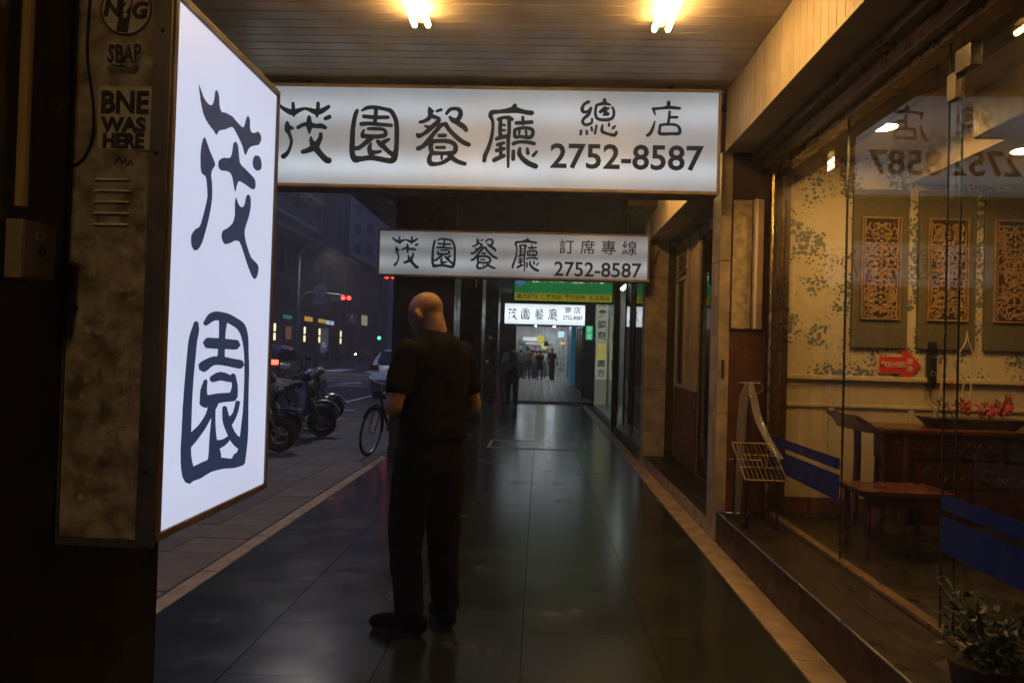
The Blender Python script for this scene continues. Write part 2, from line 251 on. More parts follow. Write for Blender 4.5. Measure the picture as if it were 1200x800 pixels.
BIG={'mao':[[(138,1125),(148,1117),(164,1103),(179,1096),(195,1093),(208,1094),(218,1099),(224,1108),(228,1119),(230,1129),(231,1138),(236,1144),(242,1147),(249,1143),(256,1136),(259,1124),(261,1112),(267,1103),(276,1099),(287,1101),(301,1105),(322,1107),(345,1109),(369,1105),(392,1102),(411,1100),(425,1103),(433,1114),(438,1128),(445,1139),(453,1146),(462,1145),(470,1138),(471,1129),(471,1119),(475,1112),(481,1107),(492,1107),(505,1110),(519,1116),(532,1123),(545,1123),(556,1120),(562,1114),(562,1105),(555,1095),(542,1084),(518,1076),(494,1067),(478,1059),(465,1049),(454,1034),(443,1025),(435,1031),(426,1042),(415,1050),(402,1058),(384,1067),(366,1075),(356,1079),(344,1079),(326,1071),(305,1060),(283,1052),(264,1044),(255,1034),(249,1027),(241,1029),(232,1034),(216,1037),(199,1042),(184,1048),(170,1057),(159,1071),(150,1088),(141,1110)],[(179,1002),(187,999),(195,991),(203,984),(212,975),(226,966),(238,957),(245,951),(247,945),(240,938),(232,930),(227,922),(225,913),(228,905),(232,895),(235,878),(236,860),(234,842),(229,823),(221,799),(212,777),(205,762),(199,750),(195,741),(190,732),(181,721),(172,712),(162,706),(153,703),(144,703),(136,706),(129,713),(126,722),(125,730),(127,739),(136,748),(146,756),(157,761),(168,766),(175,774),(181,786),(190,804),(198,824),(204,839),(208,854),(205,872),(201,887),(197,897),(192,903),(182,904),(172,905),(166,910),(163,920),(161,936),(160,954),(162,969),(166,983),(172,995)],[(369,1044),(379,1045),(388,1040),(393,1031),(397,1018),(401,1005),(407,994),(421,989),(441,987),(466,983),(492,979),(511,976),(524,971),(529,961),(528,951),(523,944),(512,939),(496,938),(475,939),(449,941),(425,941),(411,941),(401,938),(394,930),(389,920),(385,909),(381,903),(375,908),(369,919),(363,931),(356,942),(345,948),(332,949),(315,947),(297,943),(283,941),(272,942),(266,947),(264,953),(265,959),(270,965),(285,974),(303,981),(319,984),(334,988),(344,995),(350,1006),(353,1019),(355,1031),(361,1040)],[(517,1045),(533,1049),(549,1051),(560,1047),(568,1040),(572,1030),(570,1019),(558,1010),(542,1004),(525,1002),(511,1004),(502,1010),(499,1018),(500,1025),(504,1033),(509,1039)],[(386,890),(395,883),(406,873),(419,869),(432,869),(442,874),(450,882),(454,893),(458,904),(465,912),(473,916),(483,916),(492,911),(496,899),(496,883),(491,866),(483,849),(472,832),(462,817),(457,805),(458,792),(467,776),(481,760),(496,745),(514,732),(536,726),(557,721),(570,715),(576,707),(573,694),(565,681),(556,673),(545,670),(532,673),(519,680),(502,693),(485,708),(469,724),(453,740),(437,756),(421,767),(403,767),(384,763),(366,756),(349,750),(333,746),(319,745),(308,751),(301,760),(300,769),(306,779),(319,785),(336,791),(354,801),(370,812),(379,825),(383,838),(382,853),(380,868),(382,882)]],
'yuan':[[(157,518),(154,514),(150,507),(145,500),(141,493),(136,484),(132,472),(129,456),(127,439),(125,422),(123,404),(121,385),(119,366),(117,346),(116,326),(114,305),(114,284),(113,264),(113,244),(112,225),(111,206),(112,188),(114,171),(117,155),(121,143),(125,134),(131,127),(135,123),(141,116),(165,107),(186,111),(187,117),(189,121),(190,127),(189,136),(183,150),(175,165),(169,182),(167,199),(166,218),(165,238),(164,258),(164,279),(164,300),(164,321),(165,342),(166,363),(168,382),(170,401),(172,419),(175,437),(177,454),(179,469),(182,480),(186,489),(188,498),(188,506),(185,513),(184,518),(183,521),(171,524),(159,521)],[(174,111),(188,111),(208,111),(230,111),(251,114),(268,116),(285,118),(305,118),(328,117),(350,116),(375,114),(404,110),(437,106),(469,104),(494,104),(509,103),(525,110),(515,134),(462,149),(438,147),(433,144),(428,139),(421,136),(403,139),(373,145),(340,151),(309,153),(280,154),(252,154),(228,153),(208,151),(193,150),(176,149),(158,148),(146,148),(131,145),(126,129),(155,113)],[(234,516),(246,520),(262,526),(274,529),(279,530),(285,531),(296,531),(310,531),(326,531),(343,529),(360,527),(378,524),(396,520),(412,517),(422,514),(431,511),(441,505),(452,498),(461,488),(470,476),(477,462),(483,446),(487,428),(490,408),(492,388),(493,368),(493,349),(493,329),(493,307),(492,285),(490,263),(486,243),(482,224),(478,206),(474,189),(470,172),(465,158),(456,147),(445,138),(437,132),(437,123),(467,106),(510,104),(521,110),(524,118),(527,130),(531,145),(534,161),(537,179),(538,198),(538,217),(536,238),(535,259),(533,281),(532,304),(531,327),(530,347),(530,367),(529,387),(527,408),(523,428),(520,447),(518,464),(516,479),(512,493),(505,506),(496,518),(483,528),(464,535),(445,540),(427,543),(406,547),(384,551),(361,554),(338,555),(316,556),(296,556),(279,555),(261,552),(243,547),(229,539),(219,530),(212,524),(209,521),(214,515),(228,514)],[(303,535),(304,526),(305,514),(306,501),(306,487),(305,474),(304,460),(303,445),(301,430),(300,419),(303,414),(325,408),(347,413),(351,418),(350,429),(349,444),(349,459),(349,473),(349,488),(350,501),(353,514),(357,527),(360,535),(357,542),(333,547),(307,541)],[(241,454),(262,454),(293,453),(325,453),(358,453),(394,452),(419,452),(437,454),(456,466),(439,479),(422,481),(396,481),(361,482),(327,483),(294,483),(263,483),(242,483),(226,481),(210,469),(225,456)],[(237,394),(249,398),(264,404),(278,408),(291,409),(308,409),(328,408),(350,406),(375,404),(399,401),(420,399),(439,397),(452,396),(468,396),(489,406),(478,418),(462,422),(449,423),(430,424),(409,426),(385,428),(358,431),(331,432),(307,433),(283,433),(258,431),(233,426),(212,421),(199,417),(189,412),(194,398),(222,391)],[(286,363),(299,364),(315,365),(326,366),(342,364),(365,361),(384,359),(396,358),(414,363),(409,373),(399,376),(381,381),(354,387),(324,390),(296,388),(277,383),(266,380),(258,377),(258,368),(276,362)],[(388,374),(393,367),(400,356),(403,347),(399,338),(391,329),(385,322),(387,316),(411,306),(440,308),(447,314),(447,322),(447,333),(445,346),(439,358),(432,369),(427,377),(422,381),(402,384),(388,378)],[(244,296),(264,299),(292,301),(321,303),(353,304),(389,303),(415,302),(431,303),(444,314),(426,326),(410,328),(383,329),(345,330),(308,331),(273,330),(242,329),(221,328),(207,324),(200,310),(226,298)],[(221,369),(216,363),(209,354),(203,344),(202,331),(202,319),(203,310),(208,304),(231,297),(252,302),(255,308),(251,317),(247,329),(243,340),(242,350),(243,359),(244,366),(243,369),(235,372),(224,371)],[(256,312),(252,303),(247,291),(239,280),(227,270),(212,261),(198,253),(184,248),(169,243),(156,238),(143,232),(132,227),(124,223),(119,218),(129,205),(155,200),(166,202),(174,206),(186,211),(198,217),(209,223),(222,230),(236,238),(249,247),(263,258),(276,269),(291,280),(304,291),(314,299),(315,306),(294,318),(265,317)],[(274,287),(274,276),(273,262),(271,247),(269,234),(267,221),(266,207),(265,192),(265,178),(264,168),(263,162),(261,158),(259,154),(260,145),(289,128),(328,127),(337,134),(341,138),(345,146),(345,158),(336,173),(324,188),(314,203),(309,216),(305,230),(302,244),(300,259),(299,274),(299,284),(297,287),(286,291),(276,289)],[(341,287),(341,278),(342,265),(346,251),(355,237),(368,223),(380,211),(391,200),(403,190),(416,181),(434,171),(453,163),(465,157),(484,152),(521,154),(524,170),(510,178),(497,183),(480,189),(465,195),(453,200),(441,207),(429,215),(417,227),(406,239),(397,252),(388,264),(379,277),(373,287),(369,290),(354,294),(342,291)],[(428,299),(425,291),(420,280),(414,271),(404,265),(392,261),(381,256),(373,251),(366,247),(361,243),(357,240),(365,231),(385,228),(393,230),(401,232),(411,236),(421,241),(430,247),(439,255),(447,264),(454,274),(459,286),(463,294),(462,298),(448,303),(432,302)],[(319,175),(331,176),(349,178),(369,181),(385,186),(398,192),(407,196),(410,198),(406,204),(393,207),(387,206),(375,204),(359,201),(344,200),(330,201),(313,202),(300,203),(287,201),(280,189),(302,177)]]}

random.seed(7)
# ------------------------------------------------------------ palette
stone_dark = mat('floor_slab_stone', (.019, .026, .022), .21, var=.3, vscale=1.6, bump=.015, bscale=6, rvar=.03, objvar=.06, spec=.5, col2=(.010, .013, .0115))
_nt = stone_dark.node_tree; _p = _nt.nodes['Principled BSDF']; _src = _p.inputs['Base Color'].links[0].from_socket     # worn, dusty patches
_g = nd(_nt, 'ShaderNodeNewGeometry'); _w = nd(_nt, 'ShaderNodeTexNoise'); _w.inputs['Scale'].default_value = 1.9; _w.inputs['Detail'].default_value = 8; _w.inputs['Roughness'].default_value = .7; _nt.links.new(_g.outputs['Position'], _w.inputs['Vector'])
_m = nd(_nt, 'ShaderNodeMapRange'); _m.inputs[1].default_value = .56; _m.inputs[2].default_value = .72; _nt.links.new(_w.outputs[0], _m.inputs[0]); _x = nd(_nt, 'ShaderNodeMix', data_type='RGBA'); _x.inputs[7].default_value = (.040, .040, .032, 1)
_nt.links.new(_m.outputs[0], _x.inputs[0]); _nt.links.new(_src, _x.inputs[6]); _nt.links.new(_x.outputs[2], _p.inputs['Base Color'])
_r = _p.inputs['Roughness'].links[0].from_socket; _a = nd(_nt, 'ShaderNodeMath', operation='MULTIPLY_ADD'); _a.inputs[1].default_value = .12; _nt.links.new(_m.outputs[0], _a.inputs[0]); _nt.links.new(_r, _a.inputs[2]); _nt.links.new(_a.outputs[0], _p.inputs['Roughness'])
grout = mat('grout', (.018, .02, .018), .7)
paver = mat('paver_concrete', (.13, .125, .125), .75, var=.45, vscale=5, bump=.4, bscale=80, objvar=.2)
kerbm = mat('kerb_stone', (.30, .27, .23), .7, var=.35, vscale=8, bump=.35)
strip = mat('threshold_stone', (.42, .30, .17), .55, var=.4, vscale=7, bump=.3)
asphalt = mat('asphalt', (.055, .055, .06), .7, var=.3, vscale=3, bump=.35, bscale=140)
paint = mat('road_paint', (.82, .82, .82), .6, var=.35, vscale=9)
plankm = mat('ceiling_plank_paint', (.47, .38, .28), .45, var=.4, vscale=2.5, bump=.1, objvar=.08, col2=(.32, .25, .18))
plain_ceil = mat('ceiling_plaster', (.16, .16, .165), .8, var=.2, vscale=1.5)
beige = mat('beige_paint', (.42, .33, .21), .6, var=.2, vscale=3, objvar=.06)
brown = mat('brown_paint', (.055, .028, .016), .4, var=.35, vscale=4)
darkbrown = mat('dark_brown_stone', (.022, .013, .010), .35, var=.5, vscale=5, bump=.1)
woodred = mat('red_brown_wood', (.12, .042, .018), .4, var=.5, vscale=9)
travertine = mat('travertine', (.46, .35, .21), .55, var=.45, vscale=6, bump=.5, bscale=35, objvar=.1)
chrome = mat('brushed_steel', (.45, .43, .40), .3, 1, var=.2, bump=.05)
alu = mat('aluminium', (.42, .40, .37), .4, 1, var=.15, bump=.05)
blackm = mat('black_metal', (.012, .012, .012), .4, .3, bump=.05)
glass = glassmat('shop_glass', (.93, .95, .93), .055, 0)
glass_dark = glassmat('tinted_glass', (.28, .30, .30), .06, .02)

# ------------------------------------------------------------ ground
road = MB().add([(-400, -60, -.02), (400, -60, -.02), (400, 600, -.02), (-400, 600, -.02)], [(0, 1, 2, 3)]).build('road', asphalt); tag(road, kind='structure')
def mark(*poly): MB().add([(x, y, -.015) for x, y in poly], [tuple(range(len(poly)))]).build('road_marking', paint, road)
mark((-5.25, 16.5), (-5.13, 16.5), (-5.13, 33), (-5.25, 33)); mark((-5.1, 17.2), (-4.3, 17.2), (-4.3, 17.33), (-5.1, 17.33))
for i, x in enumerate((-25, -22.2, -19.4, -16.6, -13.8, -11, -8.2, -5.4)):      # zebra crossing over the far arm
    mark((x, 46), (x + 1.3, 46), (x + .7, 53), (x - .6, 53))
mark((-26, 41.6), (-4.6, 41.6), (-4.6, 42.1), (-26, 42.1)); mark((-26, 60), (-4.6, 60), (-4.6, 60.5), (-26, 60.5))
mark((-26, 36), (-8, 36), (-8, 36.3), (-26, 36.3))
for x0, y0 in ((-8.0, 27.5), (-11.3, 27.5)):                                     # turn arrows
    mark((x0, y0), (x0 + .2, y0), (x0 + .2, y0 + 3), (x0, y0 + 3)); mark((x0 - .5, y0 + 3.0), (x0 + .7, y0 + 3.0), (x0 + .1, y0 + 5.2)); mark((x0 + .2, y0 + 1), (x0 + .2, y0 + 1.6), (x0 + 1.3, y0 + 1.6), (x0 + 1.3, y0 + 1))
mark((-9.5, 12), (-9.35, 12), (-9.35, 34), (-9.5, 34))

sidewalk = struct('sidewalk'); box('bedding', grout, sidewalk, -3.95, -2.09, -8, 15.2, -.3, -.012)
pv = None; shapes = []
for k in range(4):
    b = MB().box(-.196, .196, -.196, .196, -.02, 0); me = b.mesh('paver', paver); shapes.append(me)
n = 0
for j in range(46):
    for i in range(5):
        y = 2.0 + .4 * j; x = -2.30 - .4 * i
        if y > 15.1 and i > 2: continue
        o = bpy.data.objects.new('paver', shapes[(i * 3 + j) % 4]); COL.objects.link(o); o.parent = sidewalk
        o.location = (x, y, random.uniform(-.002, .002)); o.rotation_euler = (random.gauss(0, .004), random.gauss(0, .004), 0)
        o.scale = (.93 if i == 4 else 1, 1, 1)
box('bedding', grout, sidewalk, -3.10, -2.09, 15.2, 70, -.3, -.012)
kerb = struct('kerb')
for j in range(24):
    y = 1.0 + j * .9; MB().box(-2.085, -1.975, y + .004, y + .896, -.05, .004 + random.uniform(-.001, .002)).build('kerb_stone', kerbm, kerb, bevel=.006)
for j in range(14): MB().box(-4.09, -3.955, 2.5 + j * .9, 2.5 + j * .9 + .894, -.06, .006).build('kerb_stone', kerbm, kerb, bevel=.01)

floor = struct('floor'); box('bedding', grout, floor, -1.97, 1.415, -8, 21.7, -.3, -.011)
slabs = [MB().box(-.3188, .3188, -.3188, .3188, -.02, 0).mesh('floor_slab', stone_dark) for k in range(1)]
for j in range(33):
    for i in range(5):
        o = bpy.data.objects.new('floor_slab', slabs[0]); COL.objects.link(o); o.parent = floor
        o.location = (-1.97 + .32 + .642 * i, .95 + .64 * j, 0); o.rotation_euler = (random.gauss(0, .0006), random.gauss(0, .0006), random.choice((0, pi / 2, pi, -pi / 2)))
box('near_slab', stone_dark, floor, -1.97, 1.24, -8, .625, -.02, 0)
for j in range(20):
    y = -1 + j * 1.15; MB().box(1.247, 1.412, y + .003, y + 1.147, -.02, .004).build('threshold_stone', strip, floor, bevel=.003)
# drain cover frame let into the floor
fr = mat('mat_frame_metal', (.45, .45, .42), .45, .6)
dc = thing('floor_hatch', 'pale thin metal frame of a hatch let into the dark arcade floor', 'hatch', (0, 11.6, 0))
MB().box(-.75, .78, 11.12, 11.20, .002, .007).build('frame_bar', fr, dc); MB().box(-.75, .78, 12.1, 12.15, .002, .007).build('frame_bar', fr, dc)
MB().box(-.75, -.70, 11.2, 12.1, .002, .007).build('frame_bar', fr, dc); MB().box(.73, .78, 11.2, 12.1, .002, .007).build('frame_bar', fr, dc)
MB().box(-.70, .73, 11.2, 12.1, .001, .004).build('plate', stone_dark, dc)
# pale tiled floor farther down the arcade
tfloor = struct('tiled_floor'); box('bedding', grout, tfloor, -1.97, 1.9, 21.7, 60, -.3, .05)
tilem = mat('pale_floor_tile', (.34, .33, .29), .38, var=.25, vscale=3, objvar=.18)
tl = MB().box(-.145, .145, -.58, .58, -.02, .06).mesh('floor_tile', tilem)
for j in range(16):
    for i in range(11):
        o = bpy.data.objects.new('floor_tile', tl); COL.objects.link(o); o.parent = tfloor; o.location = (-1.5 + .3 * i, 22.35 + 1.18 * j, random.uniform(0, .002))
box('far_tiles', tilem, tfloor, -1.9, 1.8, 41, 60, .045, .058)
MB().prism([(21.2, .001), (21.72, .001), (21.72, .058)], -1.96, 1.3, 'x').build('ramp', mat('ramp_concrete', (.09, .085, .075), .7), tfloor)

# ------------------------------------------------------------ arcade ceiling, beam, pillars
ceil = struct('ceiling')
box('slab', plain_ceil, ceil, -2.35, 1.43, -8, 5.98, 3.56, 3.9)
PW = .118
for k in range(24):
    y = 3.14 + k * PW; MB().box(-2.28, 1.419, y + .003, y + PW - .003, 3.53 + random.uniform(0, .0025), 3.555).build('plank', plankm, ceil, bevel=.003, seg=1)
box('near_planking', plankm, ceil, -2.28, 1.419, -8, 3.137, 3.532, 3.555)
box('edge_trim', mat('dark_trim', (.06, .05, .04), .5), ceil, -2.34, -2.285, -8, 5.97, 3.44, 3.555)
ceil2 = struct('inner_ceiling'); box('slab', plain_ceil, ceil2, -2.06, 1.43, 5.99, 14.1, 3.47, 3.9)
box('ceiling_frame', brown, ceil2, 1.05, 1.419, 9.2, 9.75, 3.30, 3.465)
ceil3 = struct('far_ceiling'); box('slab', plain_ceil, ceil3, -2.06, 1.95, 14.11, 60, 3.25, 3.9)
outer = thing('building_front', 'dark upper storey of the building above the arcade pillars', 'building', (-2.2, 20, 3.4))
box('wall', darkbrown, outer, -2.36, -2.07, 5.99, 60, 3.46, 9); box('wall', darkbrown, outer, -2.6, -2.36, -8, 60, 3.5, 9); box('roof', darkbrown, outer, -2.6, 8, -8, 60, 9, 9.2)

beam = thing('ceiling_beam', 'beige boarded beam running along the ceiling above the shop windows', 'beam', (1.5, 4, 3.05))
box('core', beige, beam, 1.432, 1.62, -8, 5.86, 3.062, 3.9)
for k in range(28):
    y = 2.95 + k * .104; MB().box(1.42, 1.436, y + .0025, y + .1015, 3.075, 3.528).build('fascia_board', beige, beam, bevel=.003, seg=1)
box('near_fascia', beige, beam, 1.421, 1.436, -8, 2.949, 3.075, 3.528)
box('bottom_board', beige, beam, 1.415, 1.63, -8, 5.85, 3.05, 3.074, bevel=.003)
beam2 = thing('ceiling_beam', 'plain beige beam over the second shop front beyond the large sign', 'beam', (1.5, 8, 3.0))
box('core', beige, beam2, 1.42, 1.72, 6.15, 9.85, 2.98, 3.469, bevel=.004)

def pillar(x0, x1, y0, y1, label, base=True):
    t = thing('pillar', label, 'pillar', ((x0 + x1) / 2, (y0 + y1) / 2, 0), None)
    box('shaft', darkbrown, t, x0, x1, y0, y1, .16, 3.55, bevel=.006)
    box('plinth', mat('plinth_stone', (.015, .012, .012), .3), t, x0 - .012, x1 + .012, y0 - .012, y1 + .012, 0, .158, bevel=.005)
    return t
pn = pillar(-1.96, -1.12, 1.0, 2.186, 'near dark brown pillar at the left edge carrying the tall lit sign')
p2 = pillar(-1.96, -1.14, 9.75, 10.5, 'dark pillar behind the standing man, beside the parked bicycle')
p3 = pillar(-1.96, -1.15, 20.3, 21.3, 'far dark brown pillar beside the man with a backpack')
pillar(-1.96, -1.15, 14.6, 15.5, 'middle dark pillar of the row, between the two behind the standing man')
scr = mat('scratched_paint', (.035, .028, .024), .6)
mb = MB(); random.seed(3)                                                        # scratched scrawl on the pillar flank
for st in ([(1.62, .30), (1.64, .52), (1.68, .36), (1.71, .55), (1.73, .34)], [(1.77, .34), (1.79, .57), (1.84, .52), (1.79, .46), (1.85, .36)], [(1.9, .40), (1.92, .60)]):
    mb.path([(-1.1185, y, z) for y, z in crom(st, 3)], .003, 4)
mb.build('scratched_scrawl', scr, pn)
# door viewer and disc on the far pillar
pl = mat('pale_plastic', (.6, .58, .5), .4)
MB().tube((-1.35, 20.288, 1.85), (-1.35, 20.299, 1.85), .055, n=16).build('disc_sticker', pl, p3); MB().tube((-1.42, 20.288, 1.2), (-1.42, 20.299, 1.2), .04, n=14).build('disc_sticker', pl, p3)

# ------------------------------------------------------------ conduit and switch box on the near pillar
cond = MB().path([(-1.10, 1.515, 3.5), (-1.10, 1.515, 1.70)], .012, 10).build('conduit', mat('cream_pvc', (.42, .33, .16), .45, var=.25)); tag(cond, 'cream plastic conduit running down the dark pillar to the switch box', 'conduit')
sb = thing('switch_box', 'small grey metal switch box with a round sticker on the dark pillar', 'switch box', (-1.1, 1.56, 1.6))
box('case', mat('switch_box_paint', (.26, .23, .18), .5, var=.3), sb, -1.119, -1.082, 1.497, 1.60, 1.548, 1.672, bevel=.003)
box('cover', mat('switch_cover', (.16, .14, .12), .45, .3), sb, -1.0815, -1.077, 1.499, 1.598, 1.55, 1.67, bevel=.002)
MB().path([(-1.0768, 1.545, 1.645), (-1.0762, 1.545, 1.645)], .014, 14).build('sticker', pl, sb)
text('回', .018, mat('ink', (.02, .02, .02), .6), sb, (-1.0758, 1.545, 1.645), 'sticker_print', rot=(pi / 2, 0, pi / 2), ext=.0003)
MB().torus((-1.0765, 1.553, 1.61), .008, .003, Mx.Rotation(pi / 2, 4, 'Y'), 12, 5).build('key_lock', blackm, sb)

# ------------------------------------------------------------ tall lit sign box on the pillar
GREYP = mat('sign_box_metal', (.46, .45, .43), .55, .1, var=.55, vscale=17, bump=.4, bscale=50, vdetail=10, col2=(.13, .115, .095))
frame_t = mat('sign_frame_tan', (.42, .31, .21), .5, var=.3)
vinyl_b = mat('vinyl_navy', (.006, .009, .018), .5, spec=.2, var=.1, emit=(.10, .15, .33), es=.22, bump=0)
vinyl = mat('vinyl_dark', (.008, .009, .011), .5, spec=.15, var=.1, emit=(.3, .34, .4), es=.035, bump=0)
T = thing('lit_sign_box', 'tall lit white sign box with two brush-written characters on the left pillar', 'sign', (-1.0, 2.05, .94))
box('housing', GREYP, T, -1.118, -.902, 1.703, 2.40, .945, 2.262)
box('end_panel', GREYP, T, -1.112, -.927, 1.6985, 1.7028, .962, 2.245, bevel=.001)
cf = mat('corner_steel', (.20, .20, .20), .4, .6, var=.3)
box('corner_trim', cf, T, -.9265, -.884, 1.694, 1.7026, .946, 2.262); box('corner_trim', cf, T, -1.119, -1.113, 1.696, 1.7026, .946, 2.262)
box('bottom_trim', cf, T, -1.1125, -.927, 1.696, 1.7026, .944, .961)
face = box('face', signface('big_face', (.64, .70, .93), .76, [(1.18, .22, .10), (1.62, .3, .12), (2.05, .22, .10)], var=.03), T, -.9015, -.885, 1.722, 2.385, .976, 2.242)
for a in ((1.7027, 2.405, 2.2425, 2.264), (1.7027, 2.405, .958, .9755), (1.7027, 1.7215, .976, 2.242), (2.3855, 2.405, .976, 2.242)):
    box('frame_rail', mat('frame_brown', (.20, .14, .10), .5, var=.3), T, -.9018, -.879, *a, bevel=.002)
for nme, polys in BIG.items():
    mb = MB()
    for q, pg in enumerate(polys):
        mb.add([(-.8835 + .0002 * q, 1.70 + a / 1000, .957 + b / 1000) for a, b in pg], [tuple(range(len(pg)))])
    o = mb.build('character', vinyl_b, T, recalc=False)
    bm = bmesh.new(); bm.from_mesh(o.data); bmesh.ops.triangulate(bm, faces=bm.faces[:], ngon_method='EAR_CLIP'); bm.to_mesh(o.data); bm.free()
for k in range(5):                                                              # pressed louvres
    z = 1.803 - k * .0265; MB().prism([(1.6984, z - .0035), (1.692, z - .003), (1.6984, z + .003)], -1.056, -.972, 'x').build('louvre', mat('louvre_steel', (.75, .76, .78), .35, .1, var=.2), T)
for z, x in ((2.155, -.905), (1.865, -.91), (1.12, -.908), (1.5, -1.09)): MB().ball((x, 1.6945, z), .0055, 8).build('bolt', blackm, T)
mb = MB(); random.seed(11)                                                      # torn paper scraps left by bills
for k in range(26):
    x = random.gauss(-.995, .042); z = 1.66 - random.random() ** 1.1 * .62; w, h = random.uniform(.004, .016), random.uniform(.003, .013)
    x = min(max(x, -1.09), -.935); a = random.uniform(-.6, .6); n = random.randint(4, 6)
    mb.add([(x + w * cos(a + 2 * pi * i / n) * random.uniform(.5, 1.1), 1.6965 - .0001 * (k % 7), z + h * sin(a + 2 * pi * i / n) * random.uniform(.5, 1.1)) for i in range(n)], [tuple(range(n))])
o = mb.build('paper_scraps', mat('old_paper', (.50, .48, .43), .8, var=.5, vscale=40), T, recalc=False); o['kind'] = 'stuff'
mb = MB()
for k in range(34):
    x = random.gauss(-1.0, .04); z = 1.52 - random.random() * .5; a = random.gauss(.9, .7); l = random.uniform(.006, .03)
    mb.path([(x, 1.6972, z), (x + l * cos(a), 1.6972, z + l * sin(a))], .0006, 3)
o = mb.build('glue_scratches', mat('old_glue', (.05, .04, .03), .7), T); o['kind'] = 'stuff'
MB().path(crom([(-1.083, 1.694, 2.24), (-1.085, 1.693, 2.10), (-1.066, 1.693, 1.98), (-1.064, 1.693, 1.90), (-1.085, 1.694, 1.85), (-1.112, 1.694, 1.83)], 5), .0022, 5).build('loose_cable', blackm, T)

# stickers
ink = mat('sticker_ink', (.018, .02, .03), .5, bump=0); stw = mat('sticker_white', (.62, .62, .60), .5, var=.2, vscale=30, bump=.1)
ys = 1.6968
def sticker(label): return thing('sticker', label, 'sticker', (-1.0, 1.6968, 1.9))
s = sticker('round white sticker with a dark vertical stripe reading N?G'); C = (-.996, 2.205)
MB().path([(C[0], ys, C[1]), (C[0], ys - .0006, C[1])], .062, 40).build('border', ink, s); MB().path([(C[0], ys - .0007, C[1]), (C[0], ys - .0012, C[1])], .0575, 40).build('paper', stw, s)
MB().prism([(C[0] - .022, C[1] - .053), (C[0] + .006, C[1] - .0565), (C[0] + .020, C[1] + .054), (C[0] - .006, C[1] + .057)], ys - .0013, ys - .0018).build('stripe', ink, s)
text('N', .052, ink, s, (C[0] - .034, ys - .0026, C[1]), bold=.0022, sx=1.0, shear=.15); text('G', .052, ink, s, (C[0] + .032, ys - .0026, C[1] - .004), bold=.0022, shear=.15); text('?', .062, stw, s, (C[0], ys - .0026, C[1]), bold=.002, shear=.1)
s = sticker('torn pale sticker of block letters reading SBAP under the round one')
for ch, x, z, r in (('S', -1.027, 2.096, .06), ('B', -1.007, 2.096, 0), ('A', -.985, 2.096, 0), ('P', -.963, 2.098, -.08)):
    text(ch, .062, stw, s, (x, ys - .0012, z), bold=.0052, sx=.62, rot=(pi / 2, r, 0)); text(ch, .060, ink, s, (x, ys - .0032, z), bold=.0016, sx=.58, rot=(pi / 2, r, 0))
MB().prism([(-1.038, 2.068), (-.958, 2.070), (-.968, 2.054), (-1.03, 2.05)], ys, ys - .0006).build('lower_strip', mat('sticker_grey', (.12, .12, .12), .6), s)
s = sticker('white rectangular sticker printed BNE WAS HERE in dark capitals')
box('paper', stw, s, -1.054, -.928, ys - .0006, ys, 1.873, 2.022)
text('BNE', .072, ink, s, (-.991, ys - .0022, 1.982), bold=.002, sx=.88); text('WAS', .046, ink, s, (-.991, ys - .0022, 1.930), bold=.0018, sx=1.05); text('HERE', .046, ink, s, (-.991, ys - .0022, 1.892), bold=.0018, sx=.92)
s = sticker('faint dark marker scrawl above the louvres of the sign box')
MB().path([(-1.01 + .012 * a, ys - .001, 1.84 + .01 * b) for a, b in crom([(0, 0), (1, 1.6), (1.4, 0), (2.2, 1.2), (2.5, -.6), (3.2, .8), (3.6, -.4)], 3)], .0012, 4).build('scrawl', ink, s)

# ------------------------------------------------------------ hanging lit signs
def hang(label, x0, x1, z0, z1, y, th, fmat, fr=.03, frm=None):
    t = thing('hanging_sign', label, 'sign', ((x0 + x1) / 2, y + th / 2, z0))
    frm = frm or frame_t
    box('housing', mat('sign_housing', (.10, .085, .07), .5), t, x0 + .004, x1 - .004, y + .03, y + th, z0 + .004, z1 - .004)
    box('face', fmat, t, x0 + fr, x1 - fr, y + .008, y + .028, z0 + fr, z1 - fr)
    for a in ((x0, x1, z1 - fr, z1), (x0, x1, z0, z0 + fr), (x0, x0 + fr, z0 + fr + .0005, z1 - fr - .0005), (x1 - fr, x1, z0 + fr + .0005, z1 - fr - .0005)): box('frame_rail', frm, t, a[0], a[1], y, y + .045, a[2], a[3], bevel=.003)
    return t
s1 = hang('large lit white sign with four brush characters and a phone number, nearest across the arcade', -2.34, 1.335, 2.672, 3.475, 5.65, .26,
          signface('face_a', (.72, .86, 1.0), .235, [(2.84, .10, 1.5), (3.28, .11, 1.0)], var=.13), fr=.024)
for n in GL:
    brush(GL[n], GPOS[n][0], GPOS[n][1] + .012 * GPOS[n][0] * 0, 1, 5.655, vinyl, s1)
text('2752-8587', .262, vinyl, s1, (.622, 5.654, 2.936), 'phone_number', bold=.005, sx=1.03)
for x in (-1.9, -.3, .95): box('hanger', blackm, s1, x, x + .03, 5.75, 5.78, 3.47, 3.56)
s2 = hang('second lit sign down the arcade, dimmer, with a booking phone number', -2.15, 1.392, 2.395, 3.01, 9.6, .24,
          signface('face_b', (.80, .88, .95), .145, [(2.58, .09, 1.4), (2.84, .08, .9)], var=.2), fr=.026)
for n, x in (('mao', -1.794), ('yuan', -1.282), ('can', -.755), ('ting', -.21)): brush(GL[n], x, 2.712, .88, 9.605, vinyl, s2, sx=.95)
for ch, x in zip('訂席專線', (.316, .592, .862, 1.131)): text(ch, .20, vinyl, s2, (x, 9.604, 2.815), bold=.0015)
text('2752-8587', .262, vinyl, s2, (.725, 9.604, 2.53), 'phone_number', bold=.004, sx=1.0)
for x in (-1.8, 0, 1.1): box('hanger', blackm, s2, x, x + .03, 9.7, 9.73, 3.0, 3.47)
